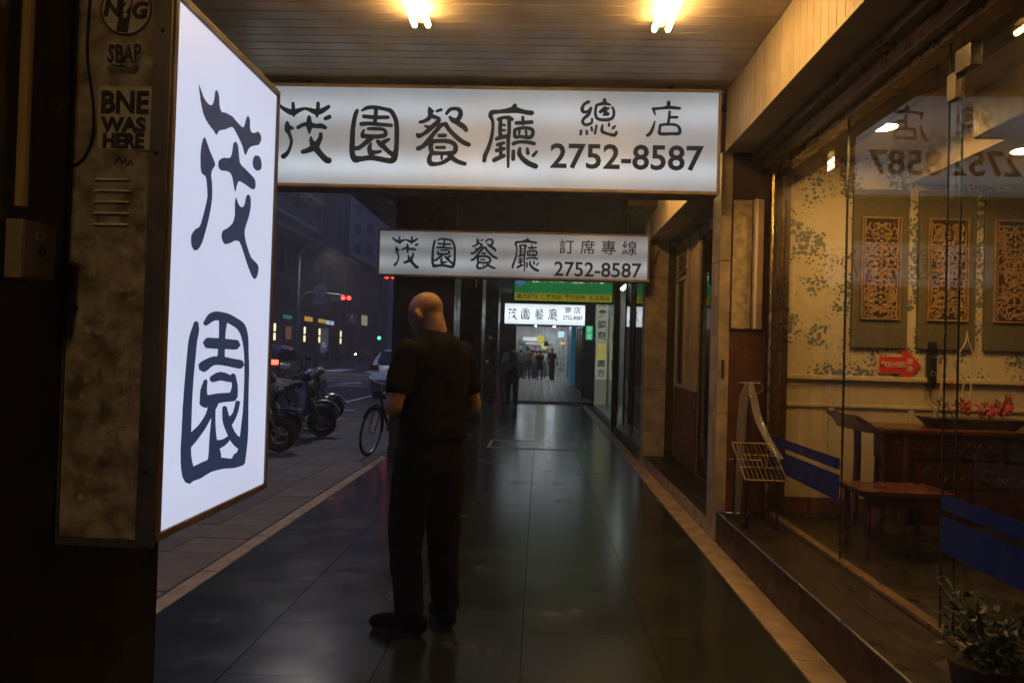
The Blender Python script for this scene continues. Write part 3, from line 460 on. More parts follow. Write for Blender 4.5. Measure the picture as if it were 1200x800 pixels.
s3 = hang('small bright white restaurant sign farthest down the arcade', -1.11, 1.385, 2.30, 2.98, 22.4, .25,
          signface('face_c', (.78, .88, .95), 1.0, [(2.64, .2, .5)], var=.08), fr=.035, frm=mat('grey_frame', (.10, .11, .12), .4))
for n, x in (('mao', -.85), ('yuan', -.45), ('can', -.03), ('ting', .385)): brush(GL[n], x, 2.64, .72, 22.405, vinyl, s3, sx=.92)
for ch, x in zip('壹店', (.84, 1.12)): text(ch, .22, vinyl, s3, (x, 22.404, 2.765), bold=.0015)
text('2752-8587', .17, vinyl, s3, (.985, 22.404, 2.555), 'phone_number', bold=.004, sx=.82)
gs = hang('green and yellow pharmacy sign half hidden behind the second lit sign', -.54, 1.40, 2.42, 3.05, 14.2, .22, signface('green_face', (.02, .36, .10), .30, var=.15), fr=.03, frm=mat('green_frame', (.01, .05, .03), .4))
box('yellow_panel', signface('yellow_face', (.62, .55, .03), .30, var=.1), gs, -.5, 1.36, 14.2, 14.2065, 2.46, 2.595)
inkg = mat('ink_olive', (.06, .05, .01), .6, emit=(.10, .08, .01), es=.3, bump=0)
for k, wd in enumerate(('處方調劑', '保健用品', '嬰兒奶粉', '生活用品')): text(wd, .105, inkg, gs, (-.26 + k * .46, 14.197, 2.528), bold=.002, sx=.98)
wht = lit('white_print', (.8, .85, .85), .45)
for k, ch in enumerate('健康藥局'): text(ch, .30, wht, gs, (-.05 + k * .38, 14.203, 2.925), bold=.006)
MB().path([(-.4, 14.206, 2.80), (-.4, 14.203, 2.80)], .085, 20, ell=(1, .6)).build('emblem', lit('blue_print', (.1, .2, .6), .5), gs)
ds = hang('unlit dark sign with pale digits above the standing man', -2.05, -1.18, 2.62, 3.02, 13.4, .15, mat('dark_sign', (.02, .02, .022), .4), fr=.02, frm=blackm)
text('828-', .25, mat('grey_digits', (.10, .10, .11), .6, emit=(.5, .5, .55), es=.012, bump=0), ds, (-1.62, 13.402, 2.82), bold=.006)

# ------------------------------------------------------------ ceiling fluorescent lamps
def tubes(label, x, y0, y1, z, colr, st, nt=2, gap=.085, r=.0175):
    t = thing('fluorescent_lamp', label, 'lamp', (x, (y0 + y1) / 2, z))
    box('tray', mat('lamp_tray', (.6, .55, .45), .4), t, x - .022, x + .022, y0 - .02, y1 + .02, z - .03, z - .001, bevel=.004)
    for k in range(nt):
        xx = x + (k - (nt - 1) / 2) * gap
        MB().path([(xx, y0 + .02, z - .055), (xx, y1 - .02, z - .055)], r, 12).build('tube', lit('tube_%s' % (colr,), colr, st), t, smooth=True)
        for y in (y0, y1): box('tube_holder', mat('holder_white', (.6, .6, .55), .4), t, xx - .012, xx + .012, y - .008 if y == y0 else y - .018, y + .018 if y == y0 else y + .008, z - .075, z - .0225)
    return t
WARM = (1, .575, .18)
tubes('twin-tube ceiling lamp left of centre over the near arcade', -.80, 3.42, 4.62, 3.53, WARM, 72)
tubes('twin-tube ceiling lamp right of centre over the near arcade', .705, 3.42, 4.64, 3.53, WARM, 72)
tubes('twin-tube lamp added behind the viewer to light the sign box end', -.8, -1.9, -.7, 3.53, WARM, 42)  # unseen lamp added to brighten the end panel of the sign box
tubes('ceiling lamp over the second shop, hidden behind the large sign', .75, 7.2, 8.4, 3.465, WARM, 22)
tubes('neutral lamp added out of sight behind the second sign to brighten the arcade', -.2, 15.6, 16.8, 3.245, (1, .95, .85), 16)  # hidden fill lamp added to lift the middle bays
tubes('white lamp added out of sight behind the farthest sign to brighten the far arcade', .1, 27.5, 28.7, 3.245, (.9, .97, 1), 22)  # hidden fill lamp added to lift the far pier and floor
sp = thing('downlight', 'tiny twin ceiling light above the second lit sign', 'lamp', (-.25, 9.2, 3.47))
for dx in (-.05, .05): MB().path([(-.25 + dx, 9.2, 3.469), (-.25 + dx, 9.2, 3.455)], .032, 12).build('led_disc', lit('led_small', (1, .8, .55), 3), sp)

# ------------------------------------------------------------ restaurant shop front on the right
random.seed(21)
step = thing('shop_step', 'dark brown step with metal nosing along the restaurant window', 'step', (1.6, 3, 0))
box('platform', mat('step_tile', (.02, .012, .007), .4, var=.4, vscale=5), step, 1.425, 1.95, -8, 5.84, -.1, .236)
MB().box(1.414, 1.4245, -8, 5.84, .006, .232).build('riser', mat('riser_brown', (.045, .022, .011), .45, var=.4), step)
MB().path([(1.418, -8, .238), (1.418, 5.84, .238)], .0065, 8).build('nosing', alu, step, smooth=True)
MB().box(1.60, 1.606, -8, 5.6, .236, .2385).build('joint_strip', mat('joint_dark', (.01, .008, .006), .6), step)

sf = thing('shop_window', 'wide frameless restaurant window with blue safety stripes', 'shop window', (1.8, 3, .24))
hb = mat('header_brown', (.07, .032, .014), .35, var=.3)
box('header', hb, sf, 1.632, 1.90, -8, 5.85, 2.985, 3.06); box('header_bar', hb, sf, 1.70, 1.90, -8, 5.85, 2.90, 2.984, bevel=.006)
box('top_track', mat('track_brown', (.16, .085, .035), .3, .4), sf, 1.765, 1.86, -8, 5.85, 2.862, 2.899, bevel=.004)
box('bottom_track', mat('track_bronze', (.34, .22, .11), .35, .6), sf, 1.79, 1.85, -8, 5.85, .2375, .262, bevel=.004)
box('end_post', hb, sf, 1.775, 1.865, 5.78, 5.845, .262, 2.862, bevel=.004)
MB().path([(1.77, 5.77, .3), (1.77, 5.77, 2.86)], .007, 8).build('brass_tube', mat('brass', (.7, .5, .22), .25, 1), sf); MB().path([(1.77, 5.74, .3), (1.77, 5.74, 2.86)], .004, 8).build('brass_tube', MATS['brass'], sf)
blue = mat('blue_film', (.006, .017, .12), .45, var=.1, bump=0)
ge = mat('glass_edge', (.05, .07, .055), .2, spec=.8)
for k, (x, y0, y1) in enumerate(((1.81, 4.468, 5.775), (1.828, 3.30, 4.50), (1.81, 1.55, 3.372), (1.81, -1.5, 1.545))):
    p = MB().add([(x, y0, .262), (x, y1, .262), (x, y1, 2.87), (x, y0, 2.87)], [(0, 1, 2, 3)]).build('glass_pane', glass, sf, recalc=False)
    for y in (y0, y1): box('edge', ge, p, x - .004, x + .004, y - .0022, y + .0022, .262, 2.865)
    if k != 1:
        box('safety_stripe', blue, p, x - .0035, x - .002, y0 + .02, y1 - .004, .785, .853); box('safety_stripe', blue, p, x - .0035, x - .002, y0 + .02, y1 - .004, .60, .755)
box('wall', brown, sf, 1.6, 1.9, -8, -1.52, .24, 2.86)
# sticker characters on the first pane
gk = mat('black_film', (.015, .015, .015), .5)
g_ = MB()
for n, z in (('zong', 1.93), ('dian', 1.62)):
    for st in GL[n]:
        P = crom(st, 3)
        g_.path([(1.8065, 5.60 - a * .0011, z + b * .00100) for a, b, r in P], [r * .0010 for a, b, r in P], 5, ell=(1, 1))
for i, v in enumerate(g_.v): g_.v[i] = (1.8065 + (v[0] - 1.8065) * .05, v[1], v[2])
g_.build('character_film', gk, sf)

# pier between the shops
p1 = thing('stone_pier', 'narrow travertine pier between the restaurant window and the next shop', 'pier', (1.6, 5.98, 0))
for z0, z1 in ((.0, 1.0), (1.0, 2.2), (2.2, 3.06)): MB().box(1.40, 1.487, 5.86, 6.13, z0 + .003, z1 - .003).build('stone_slab', travertine, p1, bevel=.003)
box('core', brown, p1, 1.42, 1.95, 5.885, 6.12, 0, 3.06)
box('wood_panel', woodred, p1, 1.4875, 1.772, 5.868, 5.884, .24, 1.655, bevel=.003); box('base', darkbrown, p1, 1.4875, 1.775, 5.855, 5.884, .0, .238)
box('top_panel', brown, p1, 1.4875, 1.774, 5.868, 5.884, 2.69, 3.05)
cp = thing('notice_case', 'cream notice case with crinkled paper and a white metal edge on the pier', 'notice case', (1.6, 5.83, 1.66))
ppm = mat('crinkled_paper', (.46, .36, .20), .7, var=.4, vscale=18, bump=1.0, bscale=28)
box('back', brown, cp, 1.49, 1.735, 5.853, 5.867, 1.66, 2.685)
mb = MB(); N, Mn = 8, 40
for j in range(Mn + 1):
    for i in range(N + 1):
        x = 1.495 + .145 * i / N; z = 1.668 + 1.008 * j / Mn; mb.v.append((x, 5.846 + .005 * mnoise.noise((x * 25, z * 30, 0)) + .003 * mnoise.noise((x * 60, z * 90, 3)), z + (.01 * mnoise.noise((x * 40, 1, 1)) if j == 0 else 0)))
for j in range(Mn):
    for i in range(N): a = j * (N + 1) + i; mb.f.append((a, a + 1, a + N + 2, a + N + 1))
mb.build('paper', ppm, cp)
cw = mat('white_enamel', (.62, .52, .40), .35, var=.15)
box('edge_channel', cw, cp, 1.650, 1.672, 5.79, 5.852, 1.665, 2.68, bevel=.004); box('edge_channel', mat('tan_enamel', (.34, .23, .13), .4), cp, 1.673, 1.722, 5.81, 5.852, 1.665, 2.68, bevel=.006)
tnk = thing('vertical_plate', 'short dark vertical name plate on the narrow stone pier', 'plate', (1.44, 5.855, 1.35))
box('plate', brown, tnk, 1.43, 1.452, 5.852, 5.859, 1.27, 1.42, bevel=.002)

# ------------------------------------------------------------ restaurant interior
wp = bpy.data.materials.new('floral_wallpaper'); wp.use_nodes = True; nt = wp.node_tree; P_ = nt.nodes['Principled BSDF']; P_.inputs['Roughness'].default_value = .75
tc = nd(nt, 'ShaderNodeTexCoord'); mp = nd(nt, 'ShaderNodeMapping'); nt.links.new(tc.outputs['Object'], mp.inputs[0])
vo = nd(nt, 'ShaderNodeTexVoronoi'); vo.inputs['Scale'].default_value = 33; nt.links.new(mp.outputs[0], vo.inputs['Vector'])
cl = nd(nt, 'ShaderNodeTexNoise'); cl.inputs['Scale'].default_value = 4.6; cl.inputs['Detail'].default_value = 1.5; nt.links.new(mp.outputs[0], cl.inputs['Vector'])
n2 = nd(nt, 'ShaderNodeTexNoise'); n2.inputs['Scale'].default_value = 70; nt.links.new(mp.outputs[0], n2.inputs['Vector'])
mr = nd(nt, 'ShaderNodeMapRange'); mr.inputs[1].default_value = .32; mr.inputs[2].default_value = .60; mr.inputs[3].default_value = -.05; mr.inputs[4].default_value = .6; nt.links.new(cl.outputs[0], mr.inputs[0])
ad = nd(nt, 'ShaderNodeMath', operation='MULTIPLY_ADD'); ad.inputs[1].default_value = .5; ad.inputs[2].default_value = -.25; nt.links.new(n2.outputs[0], ad.inputs[0])
ad2 = nd(nt, 'ShaderNodeMath', operation='ADD'); nt.links.new(vo.outputs['Distance'], ad2.inputs[0]); nt.links.new(ad.outputs[0], ad2.inputs[1])
lt = nd(nt, 'ShaderNodeMath', operation='LESS_THAN'); nt.links.new(ad2.outputs[0], lt.inputs[0]); nt.links.new(mr.outputs[0], lt.inputs[1])
hue = nd(nt, 'ShaderNodeMix', data_type='RGBA'); hue.inputs[6].default_value = (.07, .09, .10, 1); hue.inputs[7].default_value = (.14, .16, .15, 1); nt.links.new(vo.outputs['Color'], hue.inputs[0])
mixc = nd(nt, 'ShaderNodeMix', data_type='RGBA'); mixc.inputs[6].default_value = (.50, .42, .27, 1); nt.links.new(hue.outputs[2], mixc.inputs[7]); nt.links.new(lt.outputs[0], mixc.inputs[0])
nt.links.new(mixc.outputs[2], P_.inputs['Base Color']); wp['_'] = 1

cream = mat('cream_panel', (.50, .41, .25), .55, var=.12, vscale=4)
wl = thing('interior_wall', 'wallpapered restaurant wall with blue-grey blossoms above cream panelling', 'wall', (3.5, 6.0, .24))
box('wallpaper', wp, wl, 1.866, 7.0, 5.95, 6.10, 1.32, 3.3)
box('panelling', cream, wl, 1.866, 7.0, 5.951, 6.10, .24, 1.318)
box('dado_rail', cream, wl, 1.866, 7.0, 5.915, 5.9505, 1.285, 1.325, bevel=.008); box('rail', cream, wl, 1.866, 7.0, 5.935, 5.9505, 1.07, 1.10, bevel=.006)
for k in range(5): box('panel_stile', cream, wl, 2.3 + k * .62, 2.34 + k * .62, 5.938, 5.9505, .36, 1.069, bevel=.004)
box('skirting', woodred, wl, 1.866, 7.0, 5.925, 5.9505, .24, .36)
rm = thing('dining_room', 'dim restaurant room behind the glass, ceiling and plain walls', 'room', (4.5, 2, .24))
ic = mat('interior_ceiling', (.50, .42, .28), .7, var=.08)
box('floor', mat('interior_floor', (.016, .009, .005), .4, var=.4), rm, 1.951, 7, -6, 5.949, -.1, .235)
box('ceiling', ic, rm, 1.905, 7, -6, 5.949, 3.06, 3.3); box('wall', mat('interior_tan', (.34, .24, .13), .7), rm, 7.0, 7.2, -6, 6.1, -.1, 3.3); box('wall', MATS['interior_tan'], rm, 1.905, 7, -6.2, -6, -.1, 3.3)
box('bulkhead', mat('bulkhead_brown', (.16, .10, .05), .6), rm, 1.905, 2.10, -6, 5.949, 2.90, 3.058)
box('soffit', ic, rm, 2.9, 7.0, 3.9, 5.948, 2.86, 3.058)
ac = thing('air_duct', 'boxy cream duct under the restaurant ceiling near the top right', 'duct', (2.6, 3.9, 2.7))
box('case', mat('duct_cream', (.40, .33, .2), .6), ac, 2.55, 2.89, 3.95, 4.5, 2.78, 3.055, bevel=.01); box('grille', brown, ac, 2.56, 2.88, 3.94, 3.949, 2.80, 2.86)
# door closer on the pane corner
dcl = thing('door_clamp', 'beige clamp fixing at the top corner of the glass pane', 'clamp', (1.81, 3.35, 2.6)); box('plate', mat('clamp_beige', (.22, .17, .10), .4, .3), dcl, 1.795, 1.835, 3.30, 3.372, 2.60, 2.72, bevel=.004); box('bolt_plate', brown, dcl, 1.79, 1.84, 3.18, 3.299, 2.70, 2.80, bevel=.003)

wood_frame = mat('gilt_wood', (.33, .19, .07), .4, var=.4, vscale=20, bump=.3)
mount = mat('olive_mount', (.105, .085, .035), .7, var=.25, vscale=40, bump=.4, bscale=150)
dk = mat('carving_backboard', (.03, .015, .008), .8)  # dark background board behind the carving
def art(x, z0, z1, w, label, seed):
    t = thing('carved_panel', label, 'wall panel', (x + w / 2, 5.93, z0))
    box('mount', mount, t, x, x + w, 5.918, 5.949, z0, z1, bevel=.004)
    a, b, c, d = x + .075, x + w - .075, z0 + .235, z1 - .235
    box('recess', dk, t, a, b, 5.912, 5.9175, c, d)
    for q in ((a - .012, b + .012, d, d + .014), (a - .012, b + .012, c - .014, c), (a - .012, a, c, d), (b, b + .012, c, d)): box('frame_bar', wood_frame, t, q[0], q[1], 5.898, 5.9175, q[2], q[3], bevel=.003)
    random.seed(seed); mb = MB(); R90 = Mx.Rotation(pi / 2, 4, 'X'); cx = (a + b) / 2; hw = (b - a) / 2
    z = c + .04
    while z < d - .03:
        for k in range(3):
            xx = random.uniform(.02, hw - .035); rr = random.uniform(.018, .036); aa = random.uniform(0, 6)
            for sgn in (-1, 1):
                mb.torus((cx + sgn * xx, 5.907, z + random.uniform(-.004, .004)), rr, .0065, R90, 14, 5, aa if sgn > 0 else pi - aa - 4.6, (aa + 4.6) if sgn > 0 else pi - aa)
        for sgn in (-1, 1): mb.ball((cx + sgn * random.uniform(.01, hw - .02), 5.906, z + .02), (random.uniform(.01, .02), .006, random.uniform(.008, .016)), 8)
        mb.ball((cx, 5.905, z), (.014, .007, .016), 8)
        z += .040
    for q in (.25, .5, .72): mb.box(a, b, 5.903, 5.911, c + (d - c) * q - .005, c + (d - c) * q + .005)
    for sgn in (-1, 1): mb.box(cx + sgn * (hw - .014) - .004, cx + sgn * (hw - .014) + .004, 5.903, 5.911, c, d)
    mb.build('carving', wood_frame, t, smooth=True)
G = 'carved panels on the dining room wall'
art(2.452, 1.55, 2.80, .432, 'carved gilt wood panel on the wall, leftmost of three', 1); art(2.965, 1.55, 2.80, .442, 'carved gilt wood panel on the wall, middle of three', 2); art(3.475, 1.55, 2.80, .44, 'carved gilt wood panel on the wall, rightmost of three', 3)
art(3.99, 1.55, 2.80, .44, 'carved gilt wood panel cut off by the right photo edge', 4)
so = thing('wall_socket', 'small white wall socket on the floral wallpaper', 'socket', (1.95, 5.94, 1.60)); box('plate', mat('socket_white', (.65, .6, .5), .4), so, 1.905, 2.015, 5.938, 5.9495, 1.585, 1.64, bevel=.004)
for x in (1.935, 1.985): box('outlet', brown, so, x - .008, x + .008, 5.936, 5.9375, 1.603, 1.622)

# red arrow sign
ar = thing('arrow_sign', 'red arrow sign with white characters pointing right on the wallpaper', 'sign', (2.84, 5.93, 1.42))
red = mat('red_sign', (.55, .03, .025), .5, var=.1); pk = mat('sign_pink_print', (.7, .45, .38), .6)
A = [(2.68, 1.355), (2.86, 1.355), (2.86, 1.262), (3.005, 1.42), (2.86, 1.578), (2.86, 1.485), (2.68, 1.485)]
C2 = (2.86, 1.42); MB().prism([(C2[0] + (x - C2[0]) * 1.05, C2[1] + (z - C2[1]) * 1.06) for x, z in A], 5.934, 5.949).build('border', pk, ar); MB().prism(A, 5.931, 5.9338).build('board', red, ar)
for k, ch in enumerate('歡迎光臨'): text(ch, .052, pk, ar, (2.715 + .048 * k, 5.929, 1.42), bold=.0008)
for k, ch in enumerate('請進'): text(ch, .05, pk, ar, (2.915, 5.929, 1.448 - .056 * k), bold=.0008)
spk = thing('wall_speaker', 'slim black column on the wall beside the red arrow', 'speaker', (3.08, 5.92, 1.25)); box('body', blackm, spk, 3.045, 3.105, 5.89, 5.949, 1.25, 1.61, bevel=.006)
for z in (1.5, 1.36): MB().torus((3.075, 5.889, z), .018, .003, Mx.Rotation(pi / 2, 4, 'X'), 14, 5).build('driver_ring', chrome, spk)

# altar table
ros = mat('rosewood', (.12, .032, .010), .32, var=.5, vscale=7, bump=.15, coat=.2); ros2 = mat('rosewood_carving', (.10, .028, .010), .4, var=.5, vscale=25)
tb = thing('altar_table', 'carved rosewood altar table with upturned end behind the glass', 'table', (3.1, 5.4, .24))
TX0, TX1, TY0, TY1, TZ = 2.23, 4.9, 5.08, 5.62, .99
box('top', ros, tb, TX0, TX1, TY0, TY1, TZ - .035, TZ, bevel=.006)
MB().prism([(TX0 + .01, TZ - .034), (TX0 + .12, TZ - .03), (TX0 + .12, TZ + .004), (TX0 + .05, TZ + .012), (TX0 - .01, TZ + .05), (TX0 - .075, TZ + .085), (TX0 - .085, TZ + .07), (TX0 - .03, TZ + .02)], TY0 + .002, TY1 - .002).build('upturned_end', ros, tb, bevel=.004)
box('apron', ros2, tb, TX0 + .06, TX1, TY0 + .03, TY0 + .05, .80, TZ - .036); box('carcase', ros, tb, TX0 + .30, TX1, TY0 + .06, TY1 - .03, .34, .80)
mb = MB(); random.seed(5); R90 = Mx.Rotation(pi / 2, 4, 'X')
for k in range(34):
    x = TX0 + .1 + k * .075
    mb.torus((x, TY0 + .028, .875), .026, .005, R90, 12, 5, random.uniform(0, 3), random.uniform(5, 7)); mb.ball((x + .037, TY0 + .028, .845 + .05 * (k % 2)), (.012, .006, .012), 6)
mb.build('apron_carving', ros, tb, smooth=True)
for k in range(6):
    x = TX0 + .34 + k * .40; d = box('drawer', ros, tb, x, x + .37, TY0 + .045, TY0 + .06, .60, .775, bevel=.005)
    mb = MB(); [mb.torus((x + .08 + q * .105, TY0 + .043, .688), .035, .004, R90, 12, 4, q, q + 5) for q in range(3)]; mb.build('drawer_carving', ros2, d)
    MB().torus((x + .185, TY0 + .036, .66), .014, .003, R90, 10, 4).build('ring_pull', MATS['brass'], d)
    box('cupboard_door', ros, tb, x, x + .37, TY0 + .047, TY0 + .06, .36, .585, bevel=.005)
for x in (TX0 + .12, TX0 + .27, TX1 - .1):
    for y in (TY0 + .04, TY1 - .09): MB().path(crom([(x, y, .955), (x + .004, y, .7), (x - .006, y, .45), (x - .03, y - .02, .24)], 4), .027, 8).build('leg', ros, tb, smooth=True)
box('side_bracket', ros2, tb, TX0 + .1, TX0 + .29, TY0 + .035, TY0 + .05, .60, .80)
bn = thing('wooden_bench', 'low rosewood bench standing before the altar table', 'bench', (2.2, 4.9, .24))
box('seat', ros, bn, 2.0, 2.56, 4.62, 5.0, .605, .645, bevel=.008); box('seat_rail', ros2, bn, 2.03, 2.53, 4.635, 4.65, .545, .604)
for x in (2.05, 2.51):
    for y in (4.66, 4.96): MB().path([(x, y, .604), (x, y, .24)], [.024, .02], 8).build('leg', ros, bn)
box('stretcher', ros2, bn, 2.06, 2.50, 4.655, 4.675, .34, .37)

# flower tray
tr = thing('flower_tray', 'dark boat-shaped tray of red flowers with pale bare branches', 'flower arrangement', (3.03, 5.35, .99))
MB().prism([(2.72, 1.062), (2.755, 1.03), (2.80, .991), (3.30, .991), (3.36, 1.03), (3.395, 1.062)], 5.22, 5.46).build('tray', mat('tray_bronze', (.035, .018, .010), .3), tr, bevel=.006)
redf = mat('red_petal', (.48, .03, .025), .5, var=.4, vscale=30); pale = mat('pale_branch', (.52, .44, .28), .6, var=.2); lf = mat('dark_leaf', (.03, .05, .015), .5)
def flower(c, r, n, mt, seed):
    random.seed(seed); mb = MB()
    for k in range(n):
        d = V((random.gauss(0, 1), random.gauss(0, 1), random.gauss(.2, .8))).normalized(); p = V(c) + d * r * random.uniform(.35, .95)
        q = d.orthogonal().normalized(); w = d.cross(q); l = random.uniform(.018, .034); e = p + d * l
        mb.add([p - q * l * .4, p + w * .004 + q * 0 + d * l * .5 + q * l * .55, e + w * .01, p + d * l * .5 - q * l * .55 - w * .004, p + q * l * .4], [(0, 1, 2, 3, 4)])
    return mb.build('flower_head', mt, tr, recalc=False)
flower((2.985, 5.33, 1.13), .055, 70, redf, 1); flower((3.155, 5.33, 1.12), .06, 60, redf, 2); flower((3.25, 5.32, 1.13), .065, 80, redf, 3)
mb = MB(); random.seed(9)
for k in range(14): mb.path([(3.27, 5.33, 1.12), (3.27 + random.uniform(-.02, .07), 5.32, 1.17), (3.28 + random.uniform(-.02, .09), 5.31, 1.21 + random.random() * .05)], [.005, .006, .001], 5)
mb.build('spiky_bloom', mat('orange_petal', (.5, .09, .03), .5), tr)
for pts in ([(2.97, 5.34, 1.06), (2.99, 5.34, 1.2), (3.0, 5.34, 1.34), (2.945, 5.34, 1.40), (2.96, 5.34, 1.50), (3.01, 5.34, 1.60), (3.017, 5.34, 1.68)], [(3.06, 5.35, 1.32), (3.065, 5.35, 1.5), (3.03, 5.34, 1.6), (3.017, 5.34, 1.66)], [(3.02, 5.33, 1.06), (3.04, 5.33, 1.22), (3.055, 5.34, 1.34)],
            [(2.83, 5.36, 1.06), (2.86, 5.36, 1.3), (2.88, 5.36, 1.5), (2.875, 5.36, 1.7)], [(2.80, 5.33, 1.06), (2.79, 5.33, 1.14)]):
    P = crom(pts, 4); MB().path(P, [.0075 - .004 * i / len(P) for i in range(len(P))], 6).build('branch', pale, tr, smooth=True)
for k in range(9):
    x = 2.80 + random.random() * .14; a = random.uniform(-.12, .12); MB().path(crom([(x, 5.33, 1.05), (x + a * .4, 5.33, 1.13), (x + a, 5.32, 1.17 + random.random() * .05)], 3), [.004] * 6 + [.001], 4, ell=(1, .3)).build('leaf', lf, tr)
for x, z in ((2.895, 1.30), (2.918, 1.295), (2.845, 1.355)):
    MB().ball((x, 5.30, z), .014, 10).build('red_bauble', mat('red_glossy', (.5, .02, .02), .15, spec=.8, bump=0), tr)
# lamps in the room
WI = (1, .56, .175)
def down(label, x, y, z, s=30, r=.085):
    t = thing('downlight', label, 'lamp', (x, y, z)); MB().path([(x, y, z - .001), (x, y, z - .012)], r, 24).build('disc', lit('down_%d' % s, WI, s), t); MB().torus((x, y, z - .006), r + .012, .010, None, 24, 6).build('rim', mat('lamp_rim', (.6, .55, .45), .3), t); return t
down('round lit ceiling downlight behind the glass nearest the pier', 2.32, 5.15, 3.06, 210)
down('round lit ceiling downlight at the right edge of the photo', 3.16, 4.95, 2.86, 210)
t = tubes('single warm fluorescent tube in the restaurant at the top right', 2.32, 2.6, 3.62, 3.055, WI, 40, nt=1)

# umbrella-bag stand on the step
us = thing('bag_stand', 'black metal stand with a sloped wire grid for umbrella bags', 'stand', (1.62, 5.45, .24))
fr_ = blackm; ax, bx_, ay, by_ = 1.49, 1.70, 5.28, 5.62
for x in (ax, bx_):
    MB().path([(x, ay, .24), (x, ay, .60)], .008, 8).build('leg', fr_, us); MB().path([(x, by_, .24), (x, by_, .79)], .008, 8).build('leg', fr_, us)
    MB().path([(x, ay, .247), (x, by_, .247)], .007, 6).build('foot_rail', fr_, us)
wire = mat('wire_bronze', (.32, .24, .13), .35, .8)
for y, z in ((ay - .02, .585), (by_ + .02, .80)): MB().path([(ax - .02, y, z), (bx_ + .06, y, z)], .007, 6).build('rim', wire, us)
for x in (ax - .02, bx_ + .06): MB().path([(x, ay - .02, .585), (x, by_ + .02, .80)], .007, 6).build('rim', wire, us)
for k in range(1, 9): x = ax - .02 + k * .0325; MB().path([(x, ay - .02, .585), (x, by_ + .02, .80)], .0028, 5).build('wire', wire, us)
for k in (1, 2): MB().path([(ax - .02, ay - .02 + .127 * k, .585 + .0717 * k), (bx_ + .06, ay - .02 + .127 * k, .585 + .0717 * k)], .0035, 5).build('wire', wire, us)
MB().path([(1.62, 5.76, .24), (1.62, 5.76, 1.27)], .008, 8).build('mast', fr_, us); MB().path([(1.54, 5.76, 1.25), (1.70, 5.76, 1.25)], .006, 6).build('hook_bar', chrome, us)
MB().path([(1.47, 5.76, .66), (1.78, 5.76, .66)], .005, 6).build('cross_bar', chrome, us)
plast = bpy.data.materials.new('clear_plastic_film'); plast.use_nodes = True; nt = plast.node_tree; nt.nodes.clear()
out = nd(nt, 'ShaderNodeOutputMaterial'); m1 = nd(nt, 'ShaderNodeMixShader'); m1.inputs[0].default_value = .22; trn = nd(nt, 'ShaderNodeBsdfTransparent'); trn.inputs[0].default_value = (.9, .88, .84, 1)
ps = nd(nt, 'ShaderNodeBsdfPrincipled'); ps.inputs['Base Color'].default_value = (.55, .52, .46, 1); ps.inputs['Roughness'].default_value = .16; ps.inputs['Specular IOR Level'].default_value = 1
nt.links.new(trn.outputs[0], m1.inputs[1]); nt.links.new(ps.outputs[0], m1.inputs[2]); nt.links.new(m1.outputs[0], out.inputs[0])
def bag(label, pts, w, seed):
    P = crom(pts, 7); mb = MB(); n = 14
    for i, p in enumerate(P):
        f = i / (len(P) - 1); ww = w * (.45 + .55 * min(1, f * 4)) * (1 - .25 * max(0, f - .85) / .15)
        for k in range(n):
            th = 2 * pi * k / n; rr = ww * (1 + .22 * mnoise.noise((3 * cos(th) + seed, 3 * sin(th), i * .45)) + .12 * mnoise.noise((9 * cos(th), 9 * sin(th) + seed, i * .9)))
            mb.v.append((p[0] + rr * cos(th), p[1] + .45 * rr * sin(th), p[2]))
    for i in range(len(P) - 1):
        for k in range(n): mb.f.append((i * n + k, i * n + (k + 1) % n, (i + 1) * n + (k + 1) % n, (i + 1) * n + k))
    o = mb.build('umbrella_bag', plast, None, smooth=False); tag(o, label, 'plastic bag', 'umbrella bags on the stand'); return o
bag('long translucent umbrella bag hanging straight from the stand', [(1.60, 5.73, 1.255), (1.575, 5.735, 1.1), (1.555, 5.74, .75), (1.545, 5.74, .20 + .05)], .034, 1)
bag('crumpled shiny umbrella bag slanting down onto the wire grid', [(1.62, 5.70, 1.26), (1.625, 5.66, 1.15), (1.65, 5.58, .98), (1.70, 5.46, .82), (1.745, 5.36, .725)], .030, 5)
MB().torus((1.66, 5.71, 1.22), .05, .004, Mx.Rotation(pi / 2, 4, 'X'), 18, 5).build('ring', wire, us)
hr = thing('floor_rail', 'low bent chrome rail at the foot of the stone pier', 'rail', (1.5, 5.8, .24)); MB().path(crom([(1.405, 5.83, .262), (1.45, 5.72, .262), (1.53, 5.69, .262), (1.62, 5.70, .262), (1.66, 5.75, .262)], 5), .008, 8).build('bar', chrome, hr, smooth=True)
for p in ((1.45, 5.72), (1.62, 5.70)): MB().path([(p[0], p[1], .238), (p[0], p[1], .262)], .006, 6).build('foot', chrome, hr)

